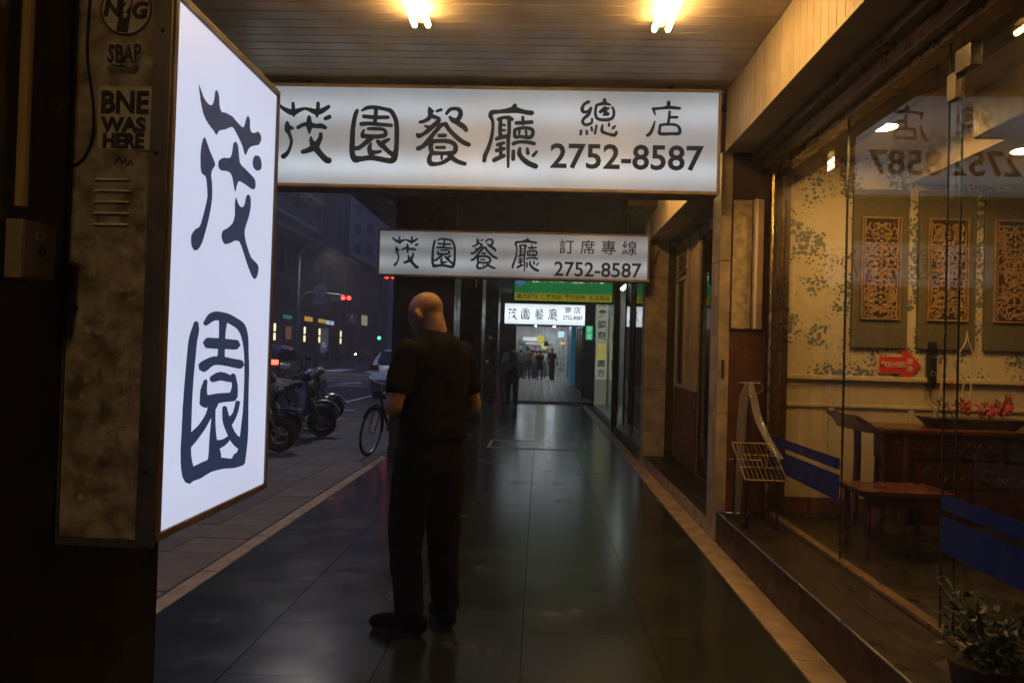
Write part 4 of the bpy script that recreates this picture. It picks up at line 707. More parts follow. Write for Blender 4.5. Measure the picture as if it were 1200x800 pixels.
# potted plant, bottom right
pt = thing('potted_plant', 'leafy dark green pot plant on the step at the bottom right corner', 'plant', (1.62, 2.70, .24))
MB().path([(1.62, 2.70, .24), (1.62, 2.70, .38)], [.10, .13], 20).build('pot', mat('dark_pot', (.03, .02, .015), .5), pt)
lm = mat('plant_leaf', (.014, .036, .008), .4, var=.4, vscale=30); random.seed(77); mb = MB(); stm = MB()
for k in range(60):
    a = random.uniform(0, 2 * pi); rr = random.uniform(.05, .24); base = V((1.62, 2.70, .37)); tip = V((1.62 + rr * cos(a) * .75, 2.70 + rr * sin(a) * 1.3, .36 + random.uniform(.02, .26)))
    tip.x = min(tip.x, 1.775); stm.path(crom([base, (base + tip) / 2 + V((0, 0, .03)), tip], 3), .0022, 4)
    for q in range(5):
        c = base.lerp(tip, .45 + .14 * q) + V((random.gauss(0, .012), random.gauss(0, .015), random.gauss(0, .008))); d = V((random.gauss(0, 1), random.gauss(0, 1), random.gauss(.1, .5))).normalized(); sdd = d.cross(V((0, 0, 1))).normalized(); l = random.uniform(.028, .05); wd = l * .34
        c.x = min(c.x, 1.75); up = d.cross(sdd) * .008
        mb.add([c, c + d * l * .45 + sdd * wd + up, c + d * l, c + d * l * .45 - sdd * wd + up, c + d * l * .5], [(0, 1, 4), (1, 2, 4), (2, 3, 4), (3, 0, 4)])
stm.build('stems', lf, pt); mb.build('leaves', lm, pt, recalc=False)

# ------------------------------------------------------------ second shop front (between the piers)
s2f = thing('panelled_shop_front', 'brown panelled shop front with a tall window between the two stone piers', 'shop front', (1.75, 8, 0))
box('platform', MATS['step_tile'], s2f, 1.425, 1.95, 6.13, 9.9, -.1, .12); box('riser', strip, s2f, 1.416, 1.4245, 6.13, 9.88, .005, .115)
tanp = mat('tan_wall', (.36, .26, .14), .6, var=.25)
box('wall', tanp, s2f, 1.80, 1.95, 8.35, 9.9, .12, 3.06); box('panel', woodred, s2f, 1.782, 1.799, 8.45, 9.75, .13, 1.05, bevel=.004)
for y in (8.40, 9.05, 9.72): box('post', tanp, s2f, 1.77, 1.799, y, y + .07, 1.06, 2.92, bevel=.004)
win = box('window', glass_dark, s2f, 1.785, 1.79, 9.12, 9.72, 1.12, 2.35); 
for a in ((9.121, 9.16, 1.10, 2.40), (9.67, 9.719, 1.10, 2.40)): box('window_frame', mat('cream_frame', (.5, .42, .28), .4), win, 1.765, 1.784, *a, bevel=.003)
for a in ((1.06, 1.099), (2.401, 2.44)): box('window_frame', MATS['cream_frame'], win, 1.765, 1.784, 9.121, 9.719, *a, bevel=.003)
for k in range(7): MB().prism([(1.77, 2.50 + k * .055), (1.798, 2.525 + k * .055), (1.798, 2.535 + k * .055), (1.77, 2.51 + k * .055)], 9.13, 9.7, 'y').build('louvre_slat', MATS['cream_frame'], s2f)
dr = box('glass_door', glass_dark, s2f, 1.80, 1.808, 6.3, 8.33, .14, 2.80); box('door_rail', hb, dr, 1.79, 1.818, 6.3, 8.33, 2.80, 2.92); box('door_rail', hb, dr, 1.79, 1.818, 6.3, 8.33, .121, .139)
for y in (6.28, 7.3, 8.33): box('door_stile', hb, dr, 1.785, 1.822, y - .022, y + .022, .14, 2.80)
box('header', hb, s2f, 1.70, 1.95, 6.13, 9.88, 2.921, 2.979)
box('back_room', tanp, s2f, 3.0, 3.1, 6.11, 8.6, 0, 3.1); box('back_room_wall', tanp, s2f, 1.96, 3.0, 8.4, 8.5, 0, 3.1); box('back_room_ceiling', tanp, s2f, 1.951, 3.1, 6.11, 8.6, 3.061, 3.2)
cur = MB(); n = 40
for i in range(n + 1):
    y = 6.5 + 1.8 * i / n; x = 2.15 + .03 * sin(i * 1.7); cur.v += [(x, y, .15), (x, y, 2.7)]
for i in range(n): cur.f.append((2 * i, 2 * i + 2, 2 * i + 3, 2 * i + 1))
cur.build('curtain', mat('yellow_curtain', (.42, .33, .14), .8, var=.2), s2f)
lmp = thing('downlight', 'tiny bright lamp seen through the second shop glass door', 'lamp', (2.0, 7.4, 2.7)); MB().path([(1.98, 7.4, 2.78), (1.98, 7.4, 2.72)], .025, 12).build('disc', lit('down_small', WI, 12), lmp); MB().path([(1.98, 7.4, 3.06), (1.98, 7.4, 2.78)], .006, 6).build('stem', blackm, lmp)
gsk = thing('glass_sticker', 'green and yellow sticker on the second shop glass door', 'sticker', (1.797, 6.9, 1.85)); box('green_half', mat('green_paper', (.10, .25, .06), .6), gsk, 1.7985, 1.7998, 6.62, 6.95, 1.93, 2.05); box('yellow_half', mat('yellow_paper', (.38, .32, .05), .6), gsk, 1.7985, 1.7998, 6.62, 6.95, 1.81, 1.929)

pr2 = thing('stone_pier', 'travertine slab pier beside the second lit sign', 'pier', (1.56, 9.95, 0))
for z0, z1 in ((0, 1.0), (1.0, 2.49), (2.49, 3.47)): MB().box(1.395, 1.69, 9.9, 10.15, z0 + .004, z1 - .004).build('stone_slab', travertine, pr2, bevel=.004)
box('core', brown, pr2, 1.41, 1.95, 9.912, 10.14, 0, 3.46)
MB().path([(1.50, 9.89, 2.66), (1.56, 9.892, 2.86)], .006, 6).build('bracket', blackm, pr2)

# third front: dark glass doors
s3f = thing('dark_glass_front', 'dark unlit glass shop front beyond the second stone pier', 'shop front', (1.6, 12, 0))
box('sill', darkbrown, s3f, 1.43, 1.9, 10.16, 14.1, 0, .16); box('wall', darkbrown, s3f, 1.75, 1.95, 10.16, 14.1, .16, 3.469)
for y in (10.18, 11.4, 12.65): g = box('glass_panel', glass_dark, s3f, 1.60, 1.608, y, y + 1.2, .161, 2.8); box('frame', mat('dark_alu', (.05, .05, .055), .35, .7), g, 1.585, 1.622, y + 1.201, y + 1.245, .161, 2.8)
box('header', darkbrown, s3f, 1.5, 1.749, 10.16, 14.1, 2.801, 3.469); box('end_post', mat('grey_steel_post', (.10, .095, .09), .4, .5), s3f, 1.39, 1.50, 14.0, 14.12, .0, 3.24, bevel=.004)
rs = thing('red_led', 'short red glowing strip behind the dark glass front', 'led sign', (1.58, 11.3, 2.1)); box('strip', lit('red_led', (1, .02, .02), .35), rs, 1.588, 1.598, 10.4, 11.6, 1.98, 2.07); box('holder', blackm, rs, 1.592, 1.599, 10.38, 11.62, 1.96, 1.979)

# ------------------------------------------------------------ far end of the arcade
random.seed(31)
greyp = mat('grey_pier_tile', (.22, .22, .20), .5, var=.25, objvar=.06)
ph = thing('pharmacy_column', 'white lit column with dark vertical characters beside the pharmacy doorway', 'sign column', (1.7, 20, .1))
box('column', mat('white_tile', (.5, .52, .48), .4, var=.15), ph, 1.515, 1.60, 20.02, 20.3, .1, 3.24)
box('face', signface('ph_face', (.80, .86, .62), .20, var=.12), ph, 1.52, 1.83, 20.0, 20.018, .80, 2.95); box('lower_panel', signface('ph_lower', (.80, .86, .62), .09, var=.12), ph, 1.52, 1.83, 20.0, 20.018, .12, .798)
for k, ch in enumerate('免費調劑'): text(ch, .225, vinyl, ph, (1.675, 19.994, 2.84 - k * .29), bold=.004)
for k in range(2): box('yellow_plate', lit('yellow_plate', (.75, .65, .10), .35), ph, 1.555, 1.795, 19.99, 19.999, 1.56 - k * .235, 1.77 - k * .235)
for k, ch in enumerate('處方'): text(ch, .215, vinyl, ph, (1.675, 19.994, 1.20 - k * .27 + .03), bold=.004)
wr = thing('pharmacy_recess', 'white lit recess of the pharmacy entrance beside the dark glass front', 'doorway', (1.8, 17, 0))
box('floor', mat('white_floor', (.5, .5, .46), .4), wr, 1.5, 2.4, 14.13, 20.0, .0, .12); box('wall', mat('white_wall', (.55, .57, .55), .6), wr, 2.4, 2.5, 14.13, 20.3, .0, 3.24); box('wall', MATS['white_wall'], wr, 1.84, 2.39, 20.03, 20.1, .12, 3.24)
wp_ = box('glass_door', glassmat('door_glass', (.8, .9, .86), .05), wr, 1.86, 1.868, 17.4, 20.0, .121, 2.5); box('door_frame', alu, wp_, 1.85, 1.88, 17.36, 17.398, .121, 2.6)
tubes('bright white tube in the pharmacy recess ceiling', 2.1, 16.5, 19.5, 3.23, (.85, .95, .9), 14, nt=2)
gp = thing('grey_pier', 'pale tiled pier with a small green sign farther along the shops', 'pier', (1.7, 25, 0))
for k in range(6): MB().box(1.45, 1.86, 24.6, 25.1, .06 + k * .53, .06 + k * .53 + .525).build('tile', greyp, gp, bevel=.004)
ex = thing('green_sign', 'small glowing green sign on the pale pier', 'sign', (1.62, 24.5, 2.1)); box('board', signface('green_small', (.02, .60, .22), .55, var=.1), ex, 1.52, 1.75, 24.5, 24.54, 1.95, 2.42); box('frame', blackm, ex, 1.50, 1.77, 24.541, 24.59, 1.93, 2.44)
for k, ch in enumerate('安全'): text(ch, .20, lit('pale_green', (.5, 1, .7), .7), ex, (1.635, 24.494, 2.29 - .22 * k))
MB().path([(1.56, 24.2, .06), (1.56, 24.2, .4)], .13, 16).build('tub', mat('tub_grey', (.12, .12, .11), .5), thing('plant_tub', 'grey tub standing at the foot of the pale pier', 'tub', (1.56, 24.2, .06)))
dkf = thing('dark_shutters', 'dark shop shutters between the pale pier and the teal wall', 'shop front', (1.7, 30, 0))
for k in range(9): MB().box(1.62 - .03 * (k % 2), 1.70, 25.2 + k * .9, 25.2 + k * .9 + .86, .06, 3.2).build('shutter_panel', darkbrown, dkf, bevel=.01)
tw = tag(MB().box(1.45, 1.72, 33.6, 36.5, .06, 3.2).build('teal_wall', signface('teal_lit', (.01, .16, .24), .30, var=.15), None, bevel=.01), 'teal blue lit wall panel before the far convenience shop', 'wall panel')
# far shop
fs = thing('far_shop', 'bright shop across the end of the arcade with shelves of goods', 'shop', (0, 45, 0))
box('back_wall', mat('shop_back', (.5, .52, .53), .6), fs, -2.0, 1.9, 47.0, 47.2, .06, 3.2)
for k in range(6): box('shelf', mat('shelf_white', (.5, .5, .48), .5), fs, .95, 1.5, 43.0, 43.25, .45 + k * .33, .47 + k * .33)
random.seed(12); cols = [mat('goods_%d' % i, c, .5) for i, c in enumerate(((.5, .45, .4), (.4, .1, .08), (.1, .2, .4), (.55, .5, .2), (.5, .5, .5), (.1, .3, .2)))]
for k in range(6):
    for i in range(6): x = .98 + i * .085; box('goods', random.choice(cols), fs, x, x + .06, 43.05, 43.15, .472 + k * .33, .472 + k * .33 + random.uniform(.12, .26))
for k in range(5): box('shelf', MATS['shelf_white'], fs, -1.9, .8, 46.7, 46.95, .5 + k * .4, .53 + k * .4)
for k in range(5):
    for i in range(14): x = -1.85 + i * .19; box('goods', random.choice(cols), fs, x, x + .14, 46.72, 46.9, .532 + k * .4, .532 + k * .4 + random.uniform(.15, .3))
for x, y in ((-.9, 40.5), (.6, 41.5), (-.3, 44.5), (.9, 44.8)): tubes('white ceiling tube over the far shoppers near the %s' % {-.9: 'left wall', .6: 'shelves', -.3: 'back shelves', .9: 'goods rack'}[x], x, y, y + 1.3, 3.24, (.85, .93, 1), 90, nt=2)
def plate(name, label, x0, x1, z0, z1, y, mt, cat='sign'):
    t = thing(name, label, cat, ((x0 + x1) / 2, y, z0)); box('board', mt, t, x0, x1, y, y + .05, z0, z1, bevel=.01); box('hanger', blackm, t, (x0 + x1) / 2 - .01, (x0 + x1) / 2 + .01, y + .01, y + .03, z1 + .001, 3.25); return t
plate('far_sign', 'long white lit sign above the far shoppers', -.85, .0, 2.12, 2.30, 38.0, lit('far_white', (.95, .98, 1), .75))
plate('far_sign', 'thin white lit strip sign behind the far shoppers', -.75, .15, 1.95, 2.05, 40.2, lit('far_white2', (.8, .9, 1), .5))
t = thing('round_sign', 'round yellow lit sign above the far shoppers', 'sign', (.05, 37.8, 2.1)); MB().path([(.06, 37.8, 2.22), (.06, 37.86, 2.22)], .20, 24).build('disc', lit('far_yellow', (.85, .8, .08), .6), t); MB().path([(.06, 37.83, 2.42), (.06, 37.83, 3.25)], .01, 6).build('hanger', blackm, t)
t = thing('round_sign', 'lower round yellow-green sign with a dark bite below the yellow one', 'sign', (.25, 38.6, 1.8)); MB().path([(.27, 38.6, 1.88), (.27, 38.66, 1.88)], .19, 24).build('disc', lit('far_lime', (.75, .8, .2), .6), t); MB().path([(.35, 38.58, 1.97), (.35, 38.597, 1.97)], .12, 20).build('dark_centre', blackm, t); MB().path([(.27, 38.63, 2.07), (.27, 38.63, 3.25)], .01, 6).build('hanger', blackm, t)
plate('far_sign', 'square cyan-white lit sign at the right of the far end', .92, 1.22, 2.32, 2.60, 36.8, lit('far_cyan', (.55, .9, 1), 1.1))
plate('far_sign', 'small amber lit sign under the cyan square sign', 1.05, 1.32, 1.98, 2.10, 38.0, lit('far_amber', (1, .6, .2), .8))
plate('far_sign', 'tiny red lit mark among the far shoppers', -.15, -.03, 1.72, 1.82, 40.6, lit('far_red', (1, .1, .1), .7))
lw_ = thing('far_partition', 'grey partition wall left of the far shoppers', 'wall', (-1.5, 40, 0)); box('panel', mat('partition_grey', (.20, .19, .18), .6), lw_, -1.96, -1.25, 36, 36.2, .06, 3.2); box('post', mat('partition_dark', (.05, .05, .05), .5), lw_, -1.249, -1.15, 36, 36.2, .06, 3.2)
box('side', MATS['partition_grey'], lw_, -2.0, -1.96, 21.4, 36, .06, 3.2)
rw = thing('far_shop_wall', 'dark wall closing the right side of the far arcade', 'wall', (1.85, 42, 0)); box('panel', darkbrown, rw, 1.75, 1.95, 36.6, 47, .06, 3.2)
# traffic cone beside the far pillar
cn = thing('traffic_cone', 'red traffic cone standing by the far pillar', 'cone', (-1.02, 19.9, 0)); cr_ = mat('cone_red', (.12, .014, .008), .5)
MB().path([(-1.02, 19.9, .03), (-1.02, 19.9, .7)], [.15, .03], 20).build('cone', cr_, cn, smooth=True); MB().box(-1.2, -.84, 19.72, 20.08, 0, .035).build('base', cr_, cn, bevel=.01)

# ------------------------------------------------------------ people
def blob(mb, voxel, smooth=4, noise=0, nscale=9, seed=0):
    me = mb.mesh('tmp'); o = bpy.data.objects.new('tmp', me)
    r = o.modifiers.new('r', 'REMESH'); r.mode = 'VOXEL'; r.voxel_size = voxel
    s = o.modifiers.new('s', 'SMOOTH'); s.iterations = smooth; s.factor = .5
    out = tmp_eval(o)
    if noise:
        P0 = [v.co.copy() for v in out.vertices]; N0 = [v.normal.copy() for v in out.vertices]; Q = []
        for p, nn in zip(P0, N0):
            n = mnoise.noise(V((p.x * nscale, p.y * nscale, p.z * nscale * 1.4 + seed))) + .4 * mnoise.noise(V((p.x * nscale * 2.1, p.y * nscale * 2.1, p.z * nscale * 2.6 + seed)))
            Q += tuple(p + nn * n * noise)
        out.vertices.foreach_set('co', Q); out.update()
    out.polygons.foreach_set('use_smooth', [True] * len(out.polygons)); return out
def cap(mb, pts, rs, ell=None, n=14):
    """tapered limb with rounded ends"""
    P = crom([V(p) for p in pts], 4); R = crom([(r,) for r in rs], 4); R = [q[0] for q in R]
    mb.path(P, R, n, ell=ell); mb.ball(P[0], R[0] * (.98), 12); mb.ball(P[-1], R[-1] * .98, 12); return mb
skin = mat('skin', (.33, .165, .085), .5, var=.3, vscale=22, bump=.12, bscale=160); 
def torso(mb, levels, rot, c):
    """stack of ellipses: (z, offset forward, half width, half depth)"""
    n = 24; b = len(mb.v); R = Mx.Rotation(rot, 3, 'Z')
    L = crom(levels, 3)
    for z, fy, hw, hd in L:
        for k in range(n):
            th = 2 * pi * k / n; ex = .75
            x = math.copysign(abs(cos(th)) ** ex, cos(th)) * hw; y = math.copysign(abs(sin(th)) ** ex, sin(th)) * hd + fy
            p = R @ V((x, y, 0)); mb.v.append((c[0] + p.x, c[1] + p.y, z))
    for i in range(len(L) - 1):
        for k in range(n): mb.f.append((b + i * n + k, b + i * n + (k + 1) % n, b + (i + 1) * n + (k + 1) % n, b + (i + 1) * n + k))
    mb.f.append(tuple(b + k for k in range(n))[::-1]); mb.f.append(tuple(b + (len(L) - 1) * n + k for k in range(n))); return mb
def finger_hand(mb, w, d, s, up=V((0, 0, 1)), curl=.6, side=1):
    """palm and five bent fingers from wrist w along d, palm normal s"""
    d = d.normalized(); s = s.normalized(); t = d.cross(s).normalized()
    cap(mb, [w, w + d * .04, w + d * .085], [.024, .034, .032], ell=None, n=10)
    for k, (off, ln) in enumerate(((-.030, .062), (-.010, .075), (.010, .080), (.029, .070))):
        p = w + d * .085 + t * off; a = p + d * ln * .45 + s * ln * .12 * curl; b = a + (d * cos(curl) + s * sin(curl)) * ln * .38; e = b + (d * cos(1.8 * curl) + s * sin(1.8 * curl)) * ln * .3
        cap(mb, [p, a, b, e], [.0095, .009, .0085, .007], n=8)
    p = w + d * .03 - t * .028 * side; cap(mb, [p, p + d * .03 - t * .028 * side + s * .012, p + d * .062 - t * .026 * side + s * .03], [.013, .011, .009], n=8)
    return mb

def standing_man():
    c = V((-.545, 3.82, 0)); yaw = rad(46); R = Mx.Rotation(yaw, 3, 'Z')
    def L(x, y, z): p = R @ V((x, y, 0)); return V((c.x + p.x, c.y + p.y, z))
    t = thing('person', 'bald man in black t-shirt and dark trousers standing with back turned, head bowed', 'person', (c.x, c.y, 0))
    hipL, hipR = L(-.095, 0, .90), L(.095, 0, .90); knL, knR = V((-.655, 3.76, .50)), V((-.475, 3.86, .50)); anL, anR = V((-.615, 3.72, .09)), V((-.452, 3.86, .09))
    shL, shR = L(-.18, -.01, 1.42), L(.18, -.01, 1.42); elL, elR = L(-.265, -.03, 1.135), L(.255, -.035, 1.13); wrL, wrR = L(-.10, .19, 1.14), L(.10, .19, 1.15)
    # head: turned and bowed
    hy = yaw + rad(14); HR = Mx.Rotation(hy, 3, 'Z') @ Mx.Rotation(rad(-34), 3, 'X'); hc = L(-.012, .06, 1.608)
    H = lambda x, y, z: hc + HR @ V((x, y, z)); M4 = HR.to_4x4()
    b = MB(); b.ball(H(0, -.012, .026), (.081, .101, .092), 24, M4); b.ball(H(0, .02, -.02), (.070, .082, .088), 20, M4); b.ball(H(0, .045, -.075), (.046, .045, .04), 16, M4)
    cap(b, [H(0, .085, .012), H(0, .112, -.022)], [.011, .017], n=10); cap(b, [H(-.034, .082, .03), H(0, .092, .03), H(.034, .082, .03)], [.012, .012, .012], n=8)
    cap(b, [H(-.02, .09, -.055), H(.02, .09, -.055)], [.010, .010], n=8)
    for sx in (-1, 1): b.ball(H(sx * .085, -.006, -.012), (.014, .026, .037), 12, (HR @ Mx.Rotation(sx * .35, 3, 'Z')).to_4x4())
    cap(b, [H(0, -.025, -.03), L(0, -.005, 1.53), L(0, -.01, 1.44)], [.062, .061, .075], n=18)
    torso(b, [(.90, 0, .135, .095), (1.05, .0, .13, .09), (1.22, .0, .155, .10), (1.36, -.005, .165, .095), (1.43, -.01, .11, .07)], yaw, c)
    for a in ((shL, elL, wrL), (shR, elR, wrR)): cap(b, [a[0], (a[0] + a[1]) / 2, a[1]], [.058, .049, .043]); cap(b, [a[1], a[1].lerp(a[2], .35), a[2]], [.043, .042, .027])
    dL = (R @ V((.35, .9, .15))); dR = (R @ V((-.35, .9, .15)))
    finger_hand(b, wrL, dL, V((0, 0, 1)) * .7 + R @ V((1, 0, 0)) * .7, side=1); finger_hand(b, wrR, dR, V((0, 0, 1)) * .7 + R @ V((-1, 0, 0)) * .7, side=-1)
    for a in ((hipL, knL, anL), (hipR, knR, anR)): cap(b, [a[0], a[1], a[2]], [.085, .055, .038])
    body = blob(b, .0085, 3); body.materials.append(skin); link('body', body, t)
    # eyes
    for sx in (-1, 1): MB().ball(H(sx * .031, .083, .008), .011, 10).build('eye', mat('eye', (.5, .5, .48), .2), t, smooth=True)
    shirtm = mat('black_cotton', (.006, .006, .0065), .95, spec=.12, var=.25, bump=.3, bscale=400); s = MB()
    torso(s, [(.975, -.005, .182, .132), (1.06, -.005, .182, .130), (1.20, 0, .186, .128), (1.33, -.01, .19, .120), (1.42, -.02, .186, .104), (1.475, -.02, .135, .084), (1.505, -.012, .095, .072), (1.53, .0, .070, .064)], yaw, c)
    for a in ((shL, elL), (shR, elR)): cap(s, [a[0] + V((0, 0, .0)), a[0].lerp(a[1], .4), a[0].lerp(a[1], .62)], [.066, .068, .067])
    sh = blob(s, .011, 4, .007, 9, 3); sh.materials.append(shirtm); link('t_shirt', sh, t)
    tm = mat('dark_trousers', (.006, .0065, .0085), .9, spec=.15, var=.3, bump=.25, bscale=300); s = MB()
    torso(s, [(.80, 0, .165, .115), (.88, 0, .172, .122), (.98, 0, .165, .118), (1.03, 0, .158, .11)], yaw, c)
    for a, an in (((hipL, knL, anL), -1), ((hipR, knR, anR), 1)):
        cap(s, [a[0], a[0].lerp(a[1], .5), a[1], a[1].lerp(a[2], .55), a[1].lerp(a[2], .88), a[2] + V((0, 0, .035))], [.112, .105, .090, .078, .075, .080], n=18)
    s_ = blob(s, .011, 4, .010, 8, 7); s_.materials.append(tm); link('trousers', s_, t)
    bt = MB(); torso(bt, [(.955, 0, .172, .123), (.96, 0, .174, .125), (.985, 0, .174, .125), (.99, 0, .172, .123)], yaw, c); bt.build('belt', MATS['dark_trousers'], t, smooth=True)
    shoe = mat('black_shoe', (.006, .006, .006), .8, spec=.05); 
    for an, d in ((anL, V((-.93, .28, 0))), (anR, V((-.42, .9, 0)))):
        d.normalize(); s = MB(); b0 = V((an.x, an.y, 0))
        cap(s, [b0 - d * .055 + V((0, 0, .055)), b0 + d * .06 + V((0, 0, .05)), b0 + d * .15 + V((0, 0, .042)), b0 + d * .19 + V((0, 0, .038))], [.048, .046, .044, .034], n=14); cap(s, [b0 - d * .02 + V((0, 0, .06)), b0 - d * .005 + V((0, 0, .125))], [.05, .05])
        m_ = blob(s, .009, 3); 
        for v in m_.vertices: v.co.z = max(v.co.z, .004)
        m_.materials.append(shoe); so_ = link('shoe', m_, t)
        q = MB(); nrm = V((-d.y, d.x, 0)); pl_ = []
        for k in range(20):
            th = 2 * pi * k / 20; pl_.append(b0 + d * (.065 + .142 * cos(th)) + nrm * .05 * sin(th) * (1 if cos(th) > -.3 else .88))
        q.prism([(p.x, p.y) for p in pl_], .0005, .03, 'z').build('sole', mat('shoe_sole', (.014, .014, .014), .7), so_)
    p = thing('phone', 'dark phone held in front of the bowed man', 'phone', tuple(L(0, .31, 1.16))); pc = L(0, .30, 1.185)
    MB().obox(pc, (.075, .009, .155), (R @ Mx.Rotation(rad(-40), 3, 'X')).to_4x4()).build('case', blackm, p, bevel=.004); n_ = R @ Mx.Rotation(rad(-40), 3, 'X') @ V((0, -1, 0)); MB().obox(pc + n_ * .0055, (.066, .001, .145), (R @ Mx.Rotation(rad(-40), 3, 'X')).to_4x4()).build('screen', lit('screen', (.6, .7, 1), .15), p)
standing_man()

def walker(label, x, y, z0, h, yaw, top, bottom, hairc, shorts=False, skirt=False, stride=.1, arm=0, slim=1., hairlong=False, mask=None):
    """simpler far figure, facing +Y at yaw 0 (seen from behind)"""
    k = h / 1.72; c = V((x, y, z0)); R = Mx.Rotation(yaw, 3, 'Z'); t = thing('person', label, 'person', (x, y, z0))
    def L(a, b, cc): p = R @ V((a * k * slim, b * k, 0)); return V((x + p.x, y + p.y, z0 + cc * k))
    b = MB(); b.ball(L(0, .02, 1.60), (.075 * k, .09 * k, .11 * k), 16); cap(b, [L(0, 0, 1.52), L(0, 0, 1.40)], [.055 * k, .06 * k], n=10)
    for sx in (-1, 1): b.ball(L(sx * .074, .0, 1.585), (.012 * k, .02 * k, .03 * k), 8)
    b.ball(L(0, .108, 1.585), (.014 * k, .018 * k, .022 * k), 8)
    sgn = {-1: stride, 1: -stride}; F = {}
    def tor(m, lv): return torso(m, [(z0 + a * k, bb * k, cc * k * slim, d * k) for a, bb, cc, d in lv], yaw, c)
    tor(b, [(.9, 0, .13, .09), (1.1, 0, .13, .09), (1.35, 0, .16, .095), (1.44, 0, .10, .06)])
    for sx in (-1, 1):
        hp, kn, an = L(sx * .09, 0, .9), L(sx * .10, sgn[sx] * .6 + .02, .49), L(sx * .10, sgn[sx], .08); F[sx] = (hp, kn, an)
        cap(b, [hp, kn, an], [.08 * k, .052 * k, .036 * k], n=10); cap(b, [an + V((0, 0, -.03 * k)), an + R @ V((0, .13 * k, -.045 * k))], [.04 * k, .028 * k], n=8)
        if arm and sx == 1: el, wr = L(.27, .05, 1.2), L(.20, .22, 1.38)
        else: el, wr = L(sx * .26, -.02, 1.14), L(sx * .25, .09, .90)
        cap(b, [L(sx * .18, 0, 1.40), el], [.05 * k, .04 * k], n=10); cap(b, [el, wr], [.04 * k, .026 * k], n=10); F[sx] += (el,)
        finger_hand(b, wr, (wr - el), R @ V((-sx, 0, 0)), side=sx) if h > 0 else 0
    me = blob(b, .014, 2); me.materials.append(skin); link('body', me, t)
    s = MB(); tor(s, [(.96, 0, .16, .115), (1.1, 0, .155, .11), (1.3, 0, .185, .115), (1.42, -.005, .16, .08), (1.465, 0, .07, .06)])
    for sx in (-1, 1): a = L(sx * .18, 0, 1.40); cap(s, [a, a.lerp(F[sx][3], .65)], [.066 * k, .062 * k], n=10)
    me = blob(s, .016, 2, .006, 8, x); me.materials.append(top); link('shirt', me, t)
    s = MB()
    if skirt: tor(s, [(.58, 0, .19, .15), (.8, 0, .18, .13), (1.0, 0, .15, .11)])
    else:
        tor(s, [(.82, 0, .165, .12), (.95, 0, .165, .12), (1.02, 0, .155, .11)])
        for sx in (-1, 1):
            hp, kn, an = F[sx][:3]; cap(s, [hp, hp.lerp(kn, .6), kn] + ([] if shorts else [kn.lerp(an, .5), an]), [.095 * k, .09 * k, .08 * k] + ([] if shorts else [.072 * k, .066 * k]), n=12)
    me = blob(s, .016, 2, .006, 8, x + 3); me.materials.append(bottom); link('skirt' if skirt else 'shorts' if shorts else 'trousers', me, t)
    s = MB(); s.ball(L(0, -.005, 1.635), (.085 * k, .095 * k, .095 * k), 14)
    if hairlong: cap(s, [L(0, -.06, 1.62), L(0, -.09, 1.45)], [.08 * k, .06 * k])
    me = blob(s, .014, 1, .006, 30); me.materials.append(hairc); link('hair', me, t)
    for sx in (-1, 1):
        an = F[sx][2]; s = MB(); d = R @ V((0, 1, 0)); cap(s, [an + d * -.04 * k - V((0, 0, .03 * k)), an + d * .13 * k - V((0, 0, .04 * k))], [.052 * k, .042 * k]); me = blob(s, .014, 1)
        for v in me.vertices: v.co.z = max(v.co.z, z0 + .004)
        me.materials.append(mat('dark_shoes', (.03, .03, .035), .5)); link('shoe', me, t)
    return t, L
hairb = mat('black_hair', (.012, .010, .009), .5, bump=.5, bscale=200); greyshirt = mat('pale_grey_shirt', (.30, .31, .32), .8); navy = mat('navy_cloth', (.02, .025, .045), .8); blackc = mat('black_cloth', (.014, .014, .016), .8)
t, L = walker('man in grey shirt wearing a dark backpack, walking away down the arcade', -.70, 19.6, 0, 1.72, rad(8), greyshirt, blackc, hairb, stride=.05)
bp = thing('backpack', 'dark backpack worn by the man walking away', 'backpack', tuple(L(0, -.18, 1.05))); bm_ = mat('backpack_nylon', (.018, .028, .035), .6, bump=.2)
s = MB(); cap(s, [L(0, -.19, 1.08), L(0, -.20, 1.22), L(0, -.17, 1.38)], [.135, .14, .115], ell=(1, .62)); me = blob(s, .014, 3, .005); me.materials.append(bm_); link('pack', me, bp)
s = MB(); cap(s, [L(0, -.275, 1.08), L(0, -.275, 1.16)], [.085, .08], ell=(1, .5)); me = blob(s, .012, 2); me.materials.append(mat('pocket_nylon', (.03, .04, .045), .6)); link('pocket', me, bp)
for sx in (-1, 1): MB().path(crom([L(sx * .09, -.16, 1.40), L(sx * .11, -.05, 1.475), L(sx * .12, .09, 1.42), L(sx * .13, .125, 1.25)], 4), .02, 6, ell=(1, .4)).build('strap', bm_, bp)
yel = mat('mustard_cloth', (.35, .20, .04), .8); pinkc = mat('pale_pink_cloth', (.40, .30, .28), .8); jean = mat('denim', (.05, .07, .12), .8)
walker('far shopper in pale top and dark shorts, raising an arm', -.62, 41.0, .058, 1.80, 0, greyshirt, navy, hairb, shorts=True, arm=1, stride=.06)
walker('far shopper in mustard top half hidden behind the pale-topped one', -.28, 42.0, .058, 1.62, rad(-20), yel, jean, hairb, stride=.08)
walker('far woman in a short black dress with bare legs', .05, 40.2, .058, 1.60, rad(10), blackc, blackc, hairb, skirt=True, slim=.9, hairlong=True, stride=.1)
walker('far shopper in dark jacket standing at the goods rack', .72, 40.6, .058, 1.74, rad(-25), blackc, navy, hairb, stride=.06)
walker('far shopper in pale pink top at the left of the group', -.98, 41.6, .058, 1.64, rad(15), pinkc, jean, hairb, stride=.08)

